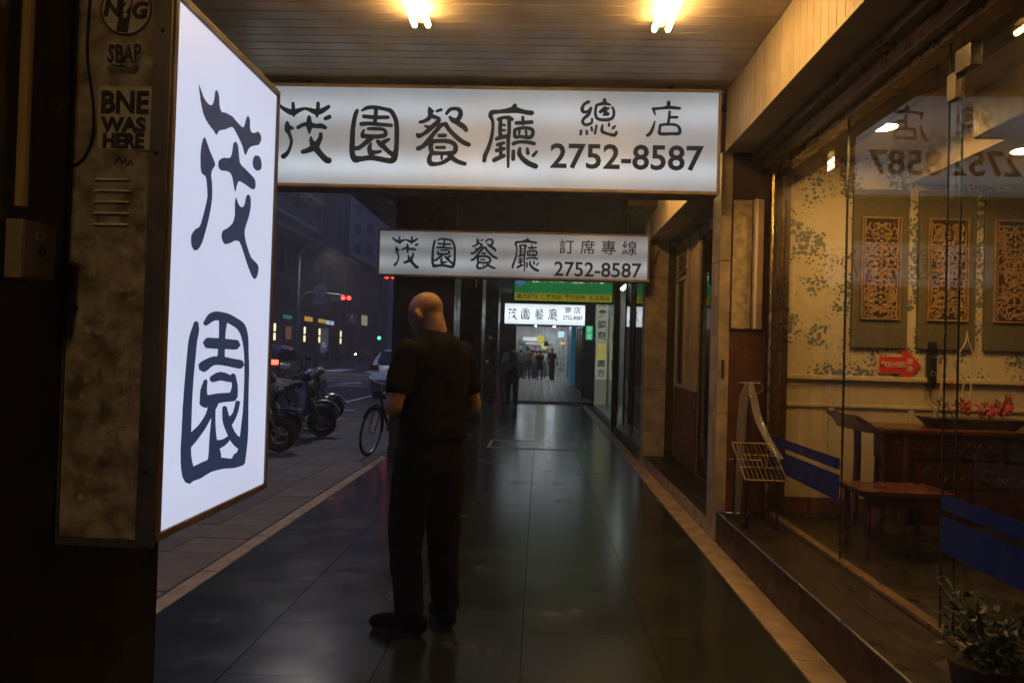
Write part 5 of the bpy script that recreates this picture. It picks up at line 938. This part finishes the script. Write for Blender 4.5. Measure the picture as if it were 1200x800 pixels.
walker('far shopper in white shirt behind the woman in black', .28, 43.4, .058, 1.70, rad(170), mat('white_shirt', (.5, .5, .5), .8), jean, hairb, stride=.07)
walker('far shopper in teal top at the back of the group', -.42, 44.0, .058, 1.66, rad(30), mat('teal_cloth', (.05, .18, .2), .8), blackc, hairb, stride=.1)
walker('small far shopper in red top near the back shelves', -.12, 44.8, .058, 1.60, rad(-40), mat('red_cloth', (.35, .05, .05), .8), navy, hairb, stride=.05)

# ------------------------------------------------------------ street: buildings across the junction
random.seed(41)
facade = mat('facade_grey_tile', (.15, .15, .165), .7, var=.3, vscale=.6); facade2 = mat('facade_dark', (.06, .055, .058), .7, var=.3, vscale=.5); facade3 = mat('facade_pale', (.34, .36, .40), .8, var=.2, vscale=.2)
slabm = mat('balcony_slab', (.52, .51, .50), .7, var=.2, vscale=1); dkwin = mat('window_dark_glass', (.015, .018, .025), .15, var=.1, spec=.6); railm = mat('railing_grey', (.16, .16, .17), .5)
B = thing('apartment_block', 'grey apartment block with balcony slabs above shops, left of the street lamp', 'building', (-30, 70, 0))
box('wall', facade, B, -40, -26, 40, 82.5, 0, 34)
for f in range(6):
    z = 14.1 + f * 3.2
    box('balcony_slab', slabm, B, -26.0, -24.6, 58, 81.5, z, z + .35)
    r = box('balcony_parapet', facade, B, -24.75, -24.6, 58, 81.5, z + .36, z + 1.15)
    box('rail', railm, r, -24.76, -24.58, 58, 81.5, z + 1.16, z + 1.26)
    for k in range(6):
        y = 60 + k * 3.7; w = box('window', dkwin, B, -26.03, -25.97, y, y + 2.4, z + .9, z + 2.6); box('frame', railm, w, -26.06, -25.96, y + 1.15, y + 1.25, z + .9, z + 2.6)
for k in range(7): y = 58 + k * 3.9; box('balcony_post', facade2, B, -24.9, -24.7, y, y + .2, 14.0, 30)
box('canopy', mat('canopy_tan', (.45, .36, .29), .6), B, -26, -23.9, 50, 82.4, 12.55, 12.95)
for k in range(8): box('shop_fascia', facade2, B, -26.25, -25.8, 50.2 + k * 4, 54.0 + k * 4, 5.4, 8.2)
for k in range(8):
    y = 51 + k * 4; w = box('window', dkwin, B, -26.04, -25.96, y, y + 2.6, 9, 11.4); box('frame', railm, w, -26.07, -25.95, y + 1.25, y + 1.35, 9, 11.4)
for k in range(9):
    y = 61 + (k % 5) * 4.3; z = 15.3 + (k // 5) * 6.4 + (k % 2) * 3.2; u = box('air_conditioner', slabm, B, -25.95, -25.45, y, y + .9, z, z + .65); box('grille', facade2, u, -25.449, -25.44, y + .1, y + .6, z + .08, z + .57)
for z in (9.2, 9.9, 11.9): MB().path([(-25.2, 55 + 4.5 * i, z - .25 * abs(sin(i * 1.57 / 2)) ) for i in range(10)], .03, 4).build('wire', blackm, B)
B = thing('office_block', 'dark block with vertical pilasters beyond the balconied apartments', 'building', (-30, 88, 0))
box('wall', facade2, B, -40, -26, 82.6, 97, 0, 32)
for k in range(5): box('pilaster', facade, B, -26.0, -25.3, 83.0 + k * 3.2, 83.6 + k * 3.2, 12.6, 32)
for f in range(6):
    for k in range(4): y = 83.9 + k * 3.2; box('window', dkwin, B, -26.05, -25.98, y, y + 2.0, 13.4 + f * 3.1, 15.4 + f * 3.1)
box('canopy', MATS['canopy_tan'], B, -26, -24.2, 82.6, 97, 12.5, 12.85)
for k in range(4):
    y = 83.5 + k * 3.3; box('window', dkwin, B, -26.05, -25.98, y, y + 2.5, 8.6, 11.4); box('shop_fascia', facade2, B, -26.2, -25.9, y, y + 3.0, 5.3, 7.8)
B = thing('shophouse_row', 'low row of shophouses with a pale tin eave near the far lights', 'building', (-28, 108, 0))
box('wall', facade2, B, -40, -26.6, 97.1, 128, 0, 13.6); box('eave', mat('tin_eave', (.62, .50, .38), .5), B, -27, -24.8, 97.1, 128, 13.62, 14.2)
for k in range(8):
    y = 97.6 + k * 3.8; box('column', facade, B, -26.6, -25.9, y, y + .5, 0, 13.6); w = box('window', dkwin, B, -26.66, -26.55, y + .9, y + 3.2, 8.6, 12.4); box('frame', railm, w, -26.68, -26.54, y + 2.0, y + 2.1, 8.6, 12.4); box('shutter', facade, B, -26.7, -26.57, y + .6, y + 3.6, 5.0, 7.6)
B = thing('tower_block', 'tall pale blue-grey tower rising behind the shophouse row', 'building', (-34, 135, 0))
box('wall', facade3, B, -60, -28.5, 131, 150, 0, 60)
for f in range(14):
    for k in range(7): x = -30.2 - k * 2.2; box('window', dkwin, B, x - 1.2, x, 130.94, 131.03, 4 + f * 3.6, 5.8 + f * 3.6)
B = thing('far_blocks', 'dark blocks closing the far end of the street', 'building', (-10, 190, 0)); box('wall', facade2, B, -60, -18, 185, 200, 0, 30); box('wall', facade2, B, -3, 30, 62, 190, 0, 22); box('wall', facade2, B, -17.9, -3.5, 230, 240, 0, 26)
for f in range(5):
    for k in range(9): x = -56 + k * 4; box('window', dkwin, B, x, x + 2.2, 184.9, 185.05, 3 + f * 4.6, 5.6 + f * 4.6)
# lit shop signs and lamps on that frontage
def fsign(label, y0, y1, z0, z1, mt, x=-24.6, chars=None, inkm=None, cat='sign'):
    t = thing('shop_sign', label, cat, (x, (y0 + y1) / 2, z0)); box('face', mt, t, x, x + .06, y0, y1, z0, z1); box('housing', blackm, t, x - .3, x - .001, y0, y1, z0, z1)
    if chars: text(chars, (z1 - z0) * .7, inkm, t, (x + .075, (y0 + y1) / 2, (z0 + z1) / 2), rot=(pi / 2, 0, pi / 2), sx=1.6)
    return t
yl = signface('amber_sign', (1, .55, .04), .62, var=.1); ikb = mat('sign_black', (.02, .015, .01), .5)
sY = 24.6 / 26
fsign('first small yellow lit sign right of the street lamp', 80.7 * sY, 83.5 * sY, 4.25, 4.72, yl, chars='P', inkm=ikb); fsign('second small yellow lit sign, next to the pale one', 85.8 * sY, 88.5 * sY, 4.28, 4.70, yl, chars='出', inkm=ikb)
fsign('small pale blue lit sign beside the second yellow one', 88.9 * sY, 92.3 * sY, 4.22, 4.66, lit('paleblue_sign', (.7, .88, 1), .75), chars='停車', inkm=mat('sign_blue', (.05, .1, .3), .5))
fsign('dim green lit sign left of the street lamp pole', 73.9 * sY, 76.5 * sY, 4.22, 4.55, lit('green_sign', (.03, .5, .22), .35))
fsign('beige lit box sign under the shophouse eave', 106.8 * sY, 110.3 * sY, 4.8, 6.2, lit('beige_sign', (.85, .68, .50), .45)); fsign('dim grey sign with pale strokes next to the beige lit box', 97.8 * sY, 104 * sY, 4.8, 6.0, mat('dim_sign', (.10, .10, .12), .6, emit=(.4, .45, .6), es=.02), chars='巴', inkm=lit('dim_white', (.7, .75, .85), .22))
fsign('orange lit shop window left of the street lamp', 74.8 * sY, 76.4 * sY, 2.2, 3.45, lit('orange_window', (.55, .22, .06), .22), cat='window'); fsign('dim greenish lit doorway between two wall lamps', 86.9 * sY, 90 * sY, .3, 3.7, lit('door_glow', (.28, .36, .36), .16), cat='doorway')
fsign('small violet lit poster in the dim doorway', 87.3 * sY, 88.6 * sY, 1.5, 2.1, lit('violet', (.5, .45, 1), .35), x=-24.5, cat='poster')
for lab, y in (('leftmost', 71.2), ('second', 80.4), ('third', 85.9), ('rightmost', 95.2)):
    t = thing('wall_lamp', '%s tall warm wall lamp of four on the dark frontage' % lab, 'lamp', (-24.5, y * sY, 2)); yy = y * sY
    for a, b in ((2.05, 2.72), (2.88, 3.6)): box('tube', lit('sconce', (1, .72, .38), 2.2), t, -24.5, -24.36, yy - .12, yy + .12, a, b, bevel=.03)
    box('bracket', blackm, t, -24.75, -24.501, yy - .15, yy + .15, 1.95, 3.7)
for lab, y in (('nearest', 60), ('middle', 75), ('farthest', 90)):
    pass

# ------------------------------------------------------------ street lamp, traffic lights
galv = mat('galvanised', (.22, .24, .25), .45, .5, var=.2); teal = mat('teal_paint', (.03, .14, .14), .5)
def head(t, p, n=3, on=0, col=(1, .03, .01), horiz=True, s=9):
    for k in range(n):
        q = V(p) + (V((k * .36, 0, 0)) if horiz else V((0, 0, -k * .36)))
        box('signal_case', blackm, t, q.x - .175, q.x + .175, q.y, q.y + .25, q.z - .175, q.z + .175, bevel=.02)
        MB().path([(q.x, q.y - .001, q.z), (q.x, q.y - .03, q.z)], .13, 16).build('signal_lens', lit('sig_%s' % (col,), col, s) if k in ((on,) if isinstance(on, int) else on) else mat('lens_off', (.03, .03, .03), .3), t)
        MB().torus((q.x, q.y - .06, q.z), .14, .012, Mx.Rotation(pi / 2, 4, 'X'), 12, 4, 0, pi).build('visor', blackm, t)
L_ = thing('street_lamp', 'tall street lamp pole with curved arm, round sign and red traffic light', 'street lamp', (-14.9, 45, 0))
MB().path(crom([(-14.9, 45, 0), (-14.9, 45, 3), (-14.95, 45, 6), (-14.9, 45, 7.0), (-14.5, 45, 7.55), (-13.8, 45, 7.72), (-13.2, 45, 7.77)], 5), .10, 10).build('pole', galv, L_, smooth=True)
MB().path([(-14.9, 45, .01), (-14.9, 45, 4.0)], .17, 12).build('pole_sleeve', teal, L_); MB().path(crom([(-14.9, 45, 3.9), (-14.6, 45, 4.6), (-14, 45, 4.85), (-12.0, 45, 4.68)], 5), .06, 8).build('signal_arm', galv, L_, smooth=True)
MB().obox((-12.95, 45, 7.74), (.75, .28, .12)).build('lamp_head', galv, L_, bevel=.03)
MB().path([(-13.53, 44.93, 4.95), (-13.53, 44.9, 4.95)], .42, 24).build('round_sign', mat('sign_back', (.30, .31, .33), .5), L_); box('sign_plate', mat('sign_plate', (.28, .28, .33), .5), L_, -13.95, -13.1, 44.9, 44.94, 4.12, 4.5)
box('name_plate', MATS['sign_plate'], L_, -12.95, -12.2, 44.88, 44.92, 4.3, 4.62)
head(L_, (-12.06, 44.75, 4.54), 2, (0, 1))
t = thing('traffic_light', 'pair of red traffic lights under the left end of the second sign', 'traffic light', (-8.2, 40, 0)); head(t, (-8.42, 40, 5.45), 3, (0, 1, 2)); MB().path(crom([(-3.4, 40.3, 0), (-3.4, 40.3, 5.2), (-4.2, 40.3, 5.7), (-8.5, 40.3, 5.75)], 5), .08, 8).build('mast', galv, t, smooth=True)
t = thing('traffic_light', 'small green traffic light low beside the white car', 'traffic light', (-13.0, 60, 0)); head(t, (-13.09, 60, 2.76), 2, 1, (.05, 1, .45), False, 6); MB().path([(-13.09, 60.2, 0), (-13.09, 60.2, 2.9)], .07, 8).build('mast', galv, t)
t = thing('traffic_light', 'dim orange-red pedestrian light right of the green one', 'traffic light', (-12, 62, 0)); head(t, (-12.2, 62, 2.85), 2, 0, (.7, .16, .06), False, 1.0); MB().path([(-12.2, 62.2, 0), (-12.2, 62.2, 3.0)], .07, 8).build('mast', galv, t)

# street lamps shine down on the junction
def lamp_light(name, p, e, col=(1, .93, .85), size=150):
    l = bpy.data.lights.new(name, 'SPOT'); l.energy = e; l.color = col; l.spot_size = rad(size); l.spot_blend = .6; l.shadow_soft_size = .3
    o = bpy.data.objects.new(name, l); COL.objects.link(o); o.location = p; return o
lamp_light('street_lamp_light', (-12.95, 45, 7.66), 600)
def added_lamp_post(label, x, y, e):  # out-of-sight posts added to light the road
    t = thing('street_lamp', label, 'street lamp', (x, y, 0)); MB().path(crom([(x, y, 0), (x, y, 6.5), (x - .3, y, 7.5), (x - 1.6, y, 7.8)], 5), .09, 10).build('pole', galv, t, smooth=True)
    MB().obox((x - 1.9, y, 7.78), (.75, .28, .12)).build('lamp_head', galv, t, bevel=.03); box('lamp_glass', lit('lamp_glass', (1, .93, .85), 20), t, x - 2.2, x - 1.6, y - .1, y + .1, 7.70, 7.718); lamp_light('street_lamp_light', (x - 1.9, y, 7.66), e)
added_lamp_post('unseen street lamp added at the kerb to light the road', -2.95, 15.6, 600)
added_lamp_post('unseen street lamp added beyond the junction to light the road', -4.3, 66, 500)

# ------------------------------------------------------------ cars
rub = mat('tyre_rubber', (.012, .012, .012), .75); rim = mat('wheel_alloy', (.35, .36, .38), .3, .9)
def car(label, x, y, colm, L=4.3, Wd=1.80, Hh=1.52, suv=True, lights=.6):
    """rear at y, heading +Y"""
    t = thing('parked_car', label, 'car', (x, y + L / 2, -.02)); z0 = -.02
    def prof(f):   # f 0 rear .. 1 front: (belt z, roof z, half width)
        ks = [(0, .62, .78, .80), (.02, .95, 1.02, .84), (.05, .98, 1.20, .87), (.12, .98, 1.44, .88), (.22, .97, 1.50, .9), (.45, .96, Hh, .9), (.60, .95, 1.42, .9), (.74, .97, .99, .9), (.9, .86, .88, .87), (.98, .70, .72, .80), (1, .5, .55, .74)]
        for a, b in zip(ks, ks[1:]):
            if a[0] <= f <= b[0]: u = (f - a[0]) / (b[0] - a[0]); return [a[i] + (b[i] - a[i]) * u for i in (1, 2, 3)]
    mb = MB(); F_ = [0, .01, .02, .035, .05, .08, .12, .16, .22, .3, .38, .45, .52, .6, .67, .74, .82, .9, .95, .98, 1]; n = 16
    for f in F_:
        belt, roof, hw = prof(f); w = hw * Wd / 1.8; yy = y + f * L
        pts = [(-w * .92, .22), (-w, .34), (-w * 1.01, .55), (-w, belt * .86), (-w * .96, belt)]
        ru = max(roof, belt + .002); pts += [(-w * (.96 - .22 * min(1, (ru - belt) / .5)) if ru > belt + .1 else -w * .9, belt + (ru - belt) * .82), (-w * .62, ru - .02), (-w * .25, ru)]
        pts += [(-a, b) for a, b in pts[::-1]]
        for a, b in pts: mb.v.append((x + a, yy, z0 + b))
    for i in range(len(F_) - 1):
        for k in range(n): mb.f.append((i * n + k, i * n + (k + 1) % n, (i + 1) * n + (k + 1) % n, (i + 1) * n + k))
    mb.f.append(tuple(range(n))); mb.f.append(tuple(range((len(F_) - 1) * n, len(F_) * n)))
    mb.build('body', colm, t, smooth=True)
    cg = mat('car_glass', (.02, .025, .035), .06, spec=.8, bump=0, rvar=0)
    def q4(name, pts, m, th=.006): return MB().add(pts, [tuple(range(len(pts)))]).build(name, m, t, recalc=False)
    W2 = Wd / 1.8
    q4('rear_window', [(x - .64 * W2, y + .02, z0 + 1.05), (x + .64 * W2, y + .02, z0 + 1.05), (x + .58 * W2, y + .37, z0 + 1.41), (x - .58 * W2, y + .37, z0 + 1.41)], cg)
    for s in (-1, 1):
        for a, b in ((.14, .30), (.31, .47), (.48, .66)):
            za = min(prof(a)[1], 1.46) - .10; zb = min(prof(b)[1], 1.46) - .10
            q4('side_window', [(x + s * (.895 * W2), y + a * L, z0 + 1.0), (x + s * .895 * W2, y + b * L, z0 + 1.0), (x + s * .80 * W2, y + b * L, z0 + max(zb, 1.02)), (x + s * .80 * W2, y + a * L, z0 + za)], cg)
        MB().obox((x + s * .72 * W2, y + .035, z0 + .92), (.28, .10, .16)).build('tail_light', lit('tail_%s' % lights, (1, .06, .03), lights) if lights > 1 else mat('tail_off', (.09, .012, .012), .2), t, bevel=.02)
        MB().obox((x + s * 1.0 * W2, y + .66 * L, z0 + 1.02), (.2, .12, .13)).build('mirror', blackm, t, bevel=.02)
        for f in (.19, .81):
            w = MB().path([(x + s * .70 * W2, y + f * L, z0 + .33), (x + s * .905 * W2, y + f * L, z0 + .33)], .33, 24).build('wheel', rub, t, bevel=.03); MB().path([(x + s * .88 * W2, y + f * L, z0 + .33), (x + s * .915 * W2, y + f * L, z0 + .33)], .21, 16).build('rim', rim, w)
    MB().obox((x, y + .02, z0 + .40), (1.66 * W2, .14, .34)).build('rear_bumper', mat('bumper_black', (.03, .03, .032), .5), t, bevel=.04); MB().obox((x, y - .055, z0 + .64), (.34, .02, .15)).build('number_plate', mat('plate_white', (.5, .5, .5), .4), t)
    box('high_brake_light', lit('hbl_%s' % lights, (1, .10, .08), lights), t, x - .25, x + .25, y + .10 * L, y + .115 * L, z0 + 1.44, z0 + 1.475)
    return t
car('pale silver car waiting in the near lane, seen from behind', -4.12, 21.6, mat('paint_silver', (.58, .64, .70), .3, .3, var=.06, bump=0, coat=.6))
car('dark car with a glowing tail light beyond the parked scooters', -9.78, 25.0, mat('paint_dark_red', (.06, .02, .028), .25, .2, var=.05, bump=0, coat=.8), lights=7)

# ------------------------------------------------------------ scooters
def scooter(name, label, bodym, seatm, group, detail=True):
    """local: heading +X, ground z=0, front wheel at x=.62"""
    t = thing(name, label, 'scooter', (0, 0, 0), group); Ry = Mx.Rotation(pi / 2, 4, 'X')
    for wx in (-.60, .62):
        w = MB().torus((wx, 0, .235), .175, .058, Ry, 24, 8).build('wheel', rub, t, smooth=True)
        m = MB(); m.torus((wx, 0, .235), .12, .012, Ry, 18, 5); m.path([(wx, -.05, .235), (wx, .05, .235)], .035, 8)
        for k in range(5): a = k * 2 * pi / 5; m.path([(wx, 0, .235), (wx + .12 * cos(a), 0, .235 + .12 * sin(a))], .011, 5)
        m.build('rim', rim, w)
    s = MB(); cap(s, [(-.78, 0, .62), (-.55, 0, .60), (-.25, 0, .55), (-.08, 0, .42)], [.07, .13, .14, .09], n=14); cap(s, [(-.6, 0, .48), (-.25, 0, .40)], [.10, .12]); me = blob(s, .02, 4); me.materials.append(bodym); link('rear_body', me, t)
    s = MB()
    for i, (xx, z, hw) in enumerate(((.20, .28, .14), (.34, .36, .17), (.40, .52, .19), (.42, .68, .20), (.40, .84, .17), (.38, .92, .12))): s.v += [(xx, -hw, z), (xx + .09, 0, z + .01), (xx, hw, z), (xx - .05, hw * .9, z), (xx - .05, -hw * .9, z)]
    for i in range(5):
        for k in range(5): s.f.append((i * 5 + k, i * 5 + (k + 1) % 5, (i + 1) * 5 + (k + 1) % 5, (i + 1) * 5 + k))
    s.f += [(4, 3, 2, 1, 0), (25, 26, 27, 28, 29)]; s.build('leg_shield', bodym, t, smooth=True, bevel=.01)
    MB().prism([(-.15, .25), (.30, .25), (.32, .31), (-.12, .31)], -.15, .15, 'y').build('floorboard', blackm, t, bevel=.02)
    s = MB(); cap(s, [(-.74, 0, .76), (-.5, 0, .775), (-.22, 0, .74), (-.02, 0, .71)], [.09, .12, .125, .08], ell=(1, .5)); me = blob(s, .02, 3); me.materials.append(seatm); link('seat', me, t)
    MB().torus((.62, 0, .235), .27, .03, Ry, 14, 6, .35, 2.6).build('front_fender', bodym, t, smooth=True)
    for sx in (-.07, .07): MB().path([(.44, sx, .66), (.62, sx, .235)], .022, 8).build('fork', rim, t)
    hb_ = MB().path([(.36, 0, .86), (.32, 0, 1.0)], .03, 8).build('steering_column', blackm, t); MB().path(crom([(.22, -.34, 1.02), (.30, -.2, 1.04), (.33, 0, 1.02), (.30, .2, 1.04), (.22, .34, 1.02)], 4), .017, 8).build('handlebar', blackm, hb_)
    s = MB(); cap(s, [(.36, -.09, .98), (.36, .09, .98)], [.085, .085], n=12); me = blob(s, .02, 3); me.materials.append(bodym); link('head_cowl', me, t)
    MB().ball((.44, 0, .975), (.03, .075, .05), 12).build('headlight', mat('lens_clear', (.5, .5, .5), .1, spec=.9, bump=0), t, smooth=True)
    for sy in (-1, 1):
        MB().path(crom([(.27, sy * .24, 1.04), (.27, sy * .27, 1.14), (.25, sy * .30, 1.22)], 3), .007, 5).build('mirror_stalk', blackm, t); MB().ball((.24, sy * .31, 1.25), (.015, .06, .042), 10).build('mirror', chrome, t, smooth=True)
        MB().obox((.455, sy * .13, .80), (.04, .08, .05)).build('indicator', mat('amber_lens', (.5, .2, .03), .2), t, bevel=.01)
    MB().obox((-.86, 0, .66), (.05, .2, .08)).build('tail_light', mat('tail_lens', (.3, .02, .02), .2), t, bevel=.015)
    MB().path([(-.9, -.10, .80), (-.55, -.16, .82), (-.55, .16, .82), (-.9, .10, .80)], .012, 6).build('grab_rail', chrome, t)
    MB().path([(-.35, .17, .30), (-.75, .19, .36)], [.035, .055], 10).build('exhaust', rim, t)
    MB().obox((-.95, 0, .50), (.01, .22, .13)).build('number_plate', mat('plate_white', (.5, .5, .5), .4), t)
    return t
blk = mat('gloss_black', (.015, .015, .018), .2, var=.1, bump=0, coat=.5); blu = mat('scooter_blue', (.03, .06, .16), .25, var=.1, bump=0, coat=.5); sil = mat('scooter_silver', (.30, .30, .33), .3, .4, var=.1, bump=0); seatb = mat('seat_vinyl', (.02, .02, .02), .55)
GS = 'scooters parked at the kerb'
def place(t, x, y, a, lean=.12): t.location = (x, y, 0.002); t.rotation_euler = (lean, 0, rad(a)); return t
place(scooter('parked_scooter', 'nearest parked scooter, mostly behind the tall lit sign', blk, seatb, GS), -4.08, 9.75, 14)
place(scooter('parked_scooter', 'blue parked scooter with pale seat, front wheel turned toward the pavement', blu, mat('seat_grey', (.16, .16, .17), .5), GS), -4.05, 11.6, 16)
place(scooter('parked_scooter', 'dark parked scooter just behind the blue one', sil, seatb, GS), -4.35, 12.75, 12)
place(scooter('parked_scooter', 'black parked scooter farthest along the near kerb row', blk, seatb, GS), -4.55, 13.6, 10)
# row of parked scooters across the junction: small, one mesh each
src = MB(); Ry = Mx.Rotation(pi / 2, 4, 'X')
for wx in (-.6, .62): src.torus((wx, 0, .25), .18, .06, Ry, 12, 5)
src.path([(-.8, 0, .62), (-.5, 0, .62), (-.1, 0, .5), (.2, 0, .3), (.36, 0, .5), (.42, 0, .75), (.36, 0, 1.0)], [.07, .14, .12, .08, .13, .17, .08], 8); src.path([(.25, -.33, 1.03), (.33, 0, 1.0), (.25, .33, 1.03)], .03, 5); src.path([(-.75, 0, .8), (-.05, 0, .74)], .09, 6)
for s in (-1, 1): src.ball((.24, s * .31, 1.25), (.02, .07, .05), 6)
fm = [src.mesh('far_scooter', m, True) for m in (blk, sil, blu)]
for k in range(20):
    o = bpy.data.objects.new('far_scooter', fm[(k * 7) % 3]); COL.objects.link(o); o.location = (-22.3 + random.uniform(-.2, .2), 76 + k * 1.35, -.02); o.rotation_euler = (.1, 0, rad(-8 + random.uniform(-8, 8))); o.scale = (1.1, 1.1, 1.15)
    tag(o, 'small dark scooter in the long parked row across the junction', 'scooter', 'far row of parked scooters')
rd = scooter('ridden_scooter', 'oncoming scooter with its headlight on, crossing the junction', blk, seatb, None); rd.location = (-17.5, 70, -.02); rd.rotation_euler = (0, 0, rad(-76))
for ch in rd.children:
    if ch.name.startswith('headlight'): ch.data.materials.clear(); ch.data.materials.append(lit('scooter_beam', (1, .85, .65), 40))
t_, _ = walker('dark-clothed rider sitting on the oncoming scooter', -17.45, 70.25, .0, 1.5, pi, blackc, navy, hairb, stride=.2)

# ------------------------------------------------------------ bicycle by the pillar
bk = thing('bicycle', 'dark city bicycle leaning by the pillar behind the man', 'bicycle', (0, 0, 0)); Ry = Mx.Rotation(pi / 2, 4, 'X')
for wx in (-.52, .52):
    w = MB().torus((wx, 0, .33), .315, .018, Ry, 40, 8).build('wheel', rub, bk, smooth=True); MB().torus((wx, 0, .33), .293, .010, Ry, 40, 5).build('rim', alu, w)
    m = MB()
    for k in range(18): a = k * 2 * pi / 18; m.path([(wx, .012 * (-1) ** k, .33), (wx + .29 * cos(a), 0, .33 + .29 * sin(a))], .0016, 3)
    m.path([(wx, -.05, .33), (wx, .05, .33)], .018, 8); m.build('spokes', alu, w); MB().torus((wx, 0, .33), .355, .016, Ry, 24, 6, -.2 if wx < 0 else .6, 2.6 if wx < 0 else 3.3).build('mudguard', blackm, bk, smooth=True)
fm_ = mat('bike_paint', (.05, .03, .025), .3, var=.1)
m = MB()
for a, b, r in (((-.10, 0, .28), (-.20, 0, .80), .016), ((-.10, 0, .28), (.36, 0, .74), .019), ((-.17, 0, .66), (.35, 0, .80), .016), ((.34, 0, .70), (.37, 0, .86), .02)): m.path([a, b], r, 8)
for s in (-.045, .045): m.path([(-.10, s, .28), (-.52, s, .33)], .010, 6); m.path([(-.18, s * .6, .70), (-.52, s, .33)], .009, 6); m.path([(.38, s * .8, .70), (.43, s, .55), (.52, s, .33)], .011, 6)
m.build('frame', fm_, bk, smooth=True)
s = MB(); cap(s, [(-.34, 0, .90), (-.2, 0, .905), (-.06, 0, .90)], [.075, .055, .022], ell=(1, .6)); me = blob(s, .012, 3); me.materials.append(seatb); link('saddle', me, bk); MB().path([(-.2, 0, .78), (-.22, 0, .89)], .013, 8).build('seat_post', chrome, bk)
MB().path(crom([(.20, -.29, 1.0), (.31, -.24, 1.02), (.38, -.08, .97), (.38, .08, .97), (.31, .24, 1.02), (.20, .29, 1.0)], 4), .012, 8).build('handlebar', chrome, bk, smooth=True); MB().path([(.37, 0, .85), (.385, 0, .97)], .013, 8).build('stem', chrome, bk)
m = MB(); 
for i in range(6): m.path([(.50 + .0, -.15 + .06 * i, .72), (.50, -.15 + .06 * i, .93)], .004, 4); m.path([(.48 + .05 * i, -.16, .74), (.48 + .05 * i, -.16, .93)], .004, 4); m.path([(.48 + .05 * i, .16, .74), (.48 + .05 * i, .16, .93)], .004, 4); m.path([(.74, -.15 + .06 * i, .72), (.74, -.15 + .06 * i, .93)], .004, 4)
for z in (.72, .82, .93): m.path([(.48, -.16, z), (.74, -.16, z), (.74, .16, z), (.48, .16, z), (.48, -.16, z)], .005, 5)
pass
m = MB(); m.torus((-.10, .03, .28), .085, .006, Ry, 20, 5); m.path([(-.10, .06, .28), (-.02, .06, .13)], .01, 6); m.path([(-.10, -.06, .28), (-.18, -.06, .43)], .01, 6); m.build('crank', alu, bk)
for a, b in (((-.06, .10, .13)), ((0, 0, 0))) if False else (): pass
MB().obox((-.02, .10, .13), (.09, .07, .02)).build('pedal', blackm, bk); MB().obox((-.18, -.10, .43), (.09, .07, .02)).build('pedal', blackm, bk); MB().ball((-.60, 0, .56), (.015, .03, .03), 8).build('reflector', lit('reflector_red', (1, .05, .05), .08), bk)
bk.location = (-2.14, 10.33, .004); bk.rotation_euler = (rad(-7), 0, rad(-102))
place(scooter('parked_scooter', 'dark blue scooter squeezed between the nearest and the pale-seated one', blu, seatb, GS), -4.32, 10.7, 18)
place(scooter('parked_scooter', 'silver parked scooter at the far end of the near row', sil, seatb, GS), -4.7, 14.5, 14)
# ------------------------------------------------------------ volume added to imitate the bloom of a soft lens filter
hz = bpy.data.materials.new('bloom_haze_air'); hz.use_nodes = True; nt = hz.node_tree; nt.nodes.clear(); out = nd(nt, 'ShaderNodeOutputMaterial'); pv_ = nd(nt, 'ShaderNodeVolumePrincipled')
pv_.inputs['Color'].default_value = (.9, .9, .9, 1); pv_.inputs['Density'].default_value = .0060; pv_.inputs['Anisotropy'].default_value = .6; nt.links.new(pv_.outputs[0], out.inputs['Volume'])
tag(MB().box(-420, 420, -80, 620, -1.2, 62).build('bloom_haze', hz), kind='stuff')
bpy.data.scenes.remove(TMP)
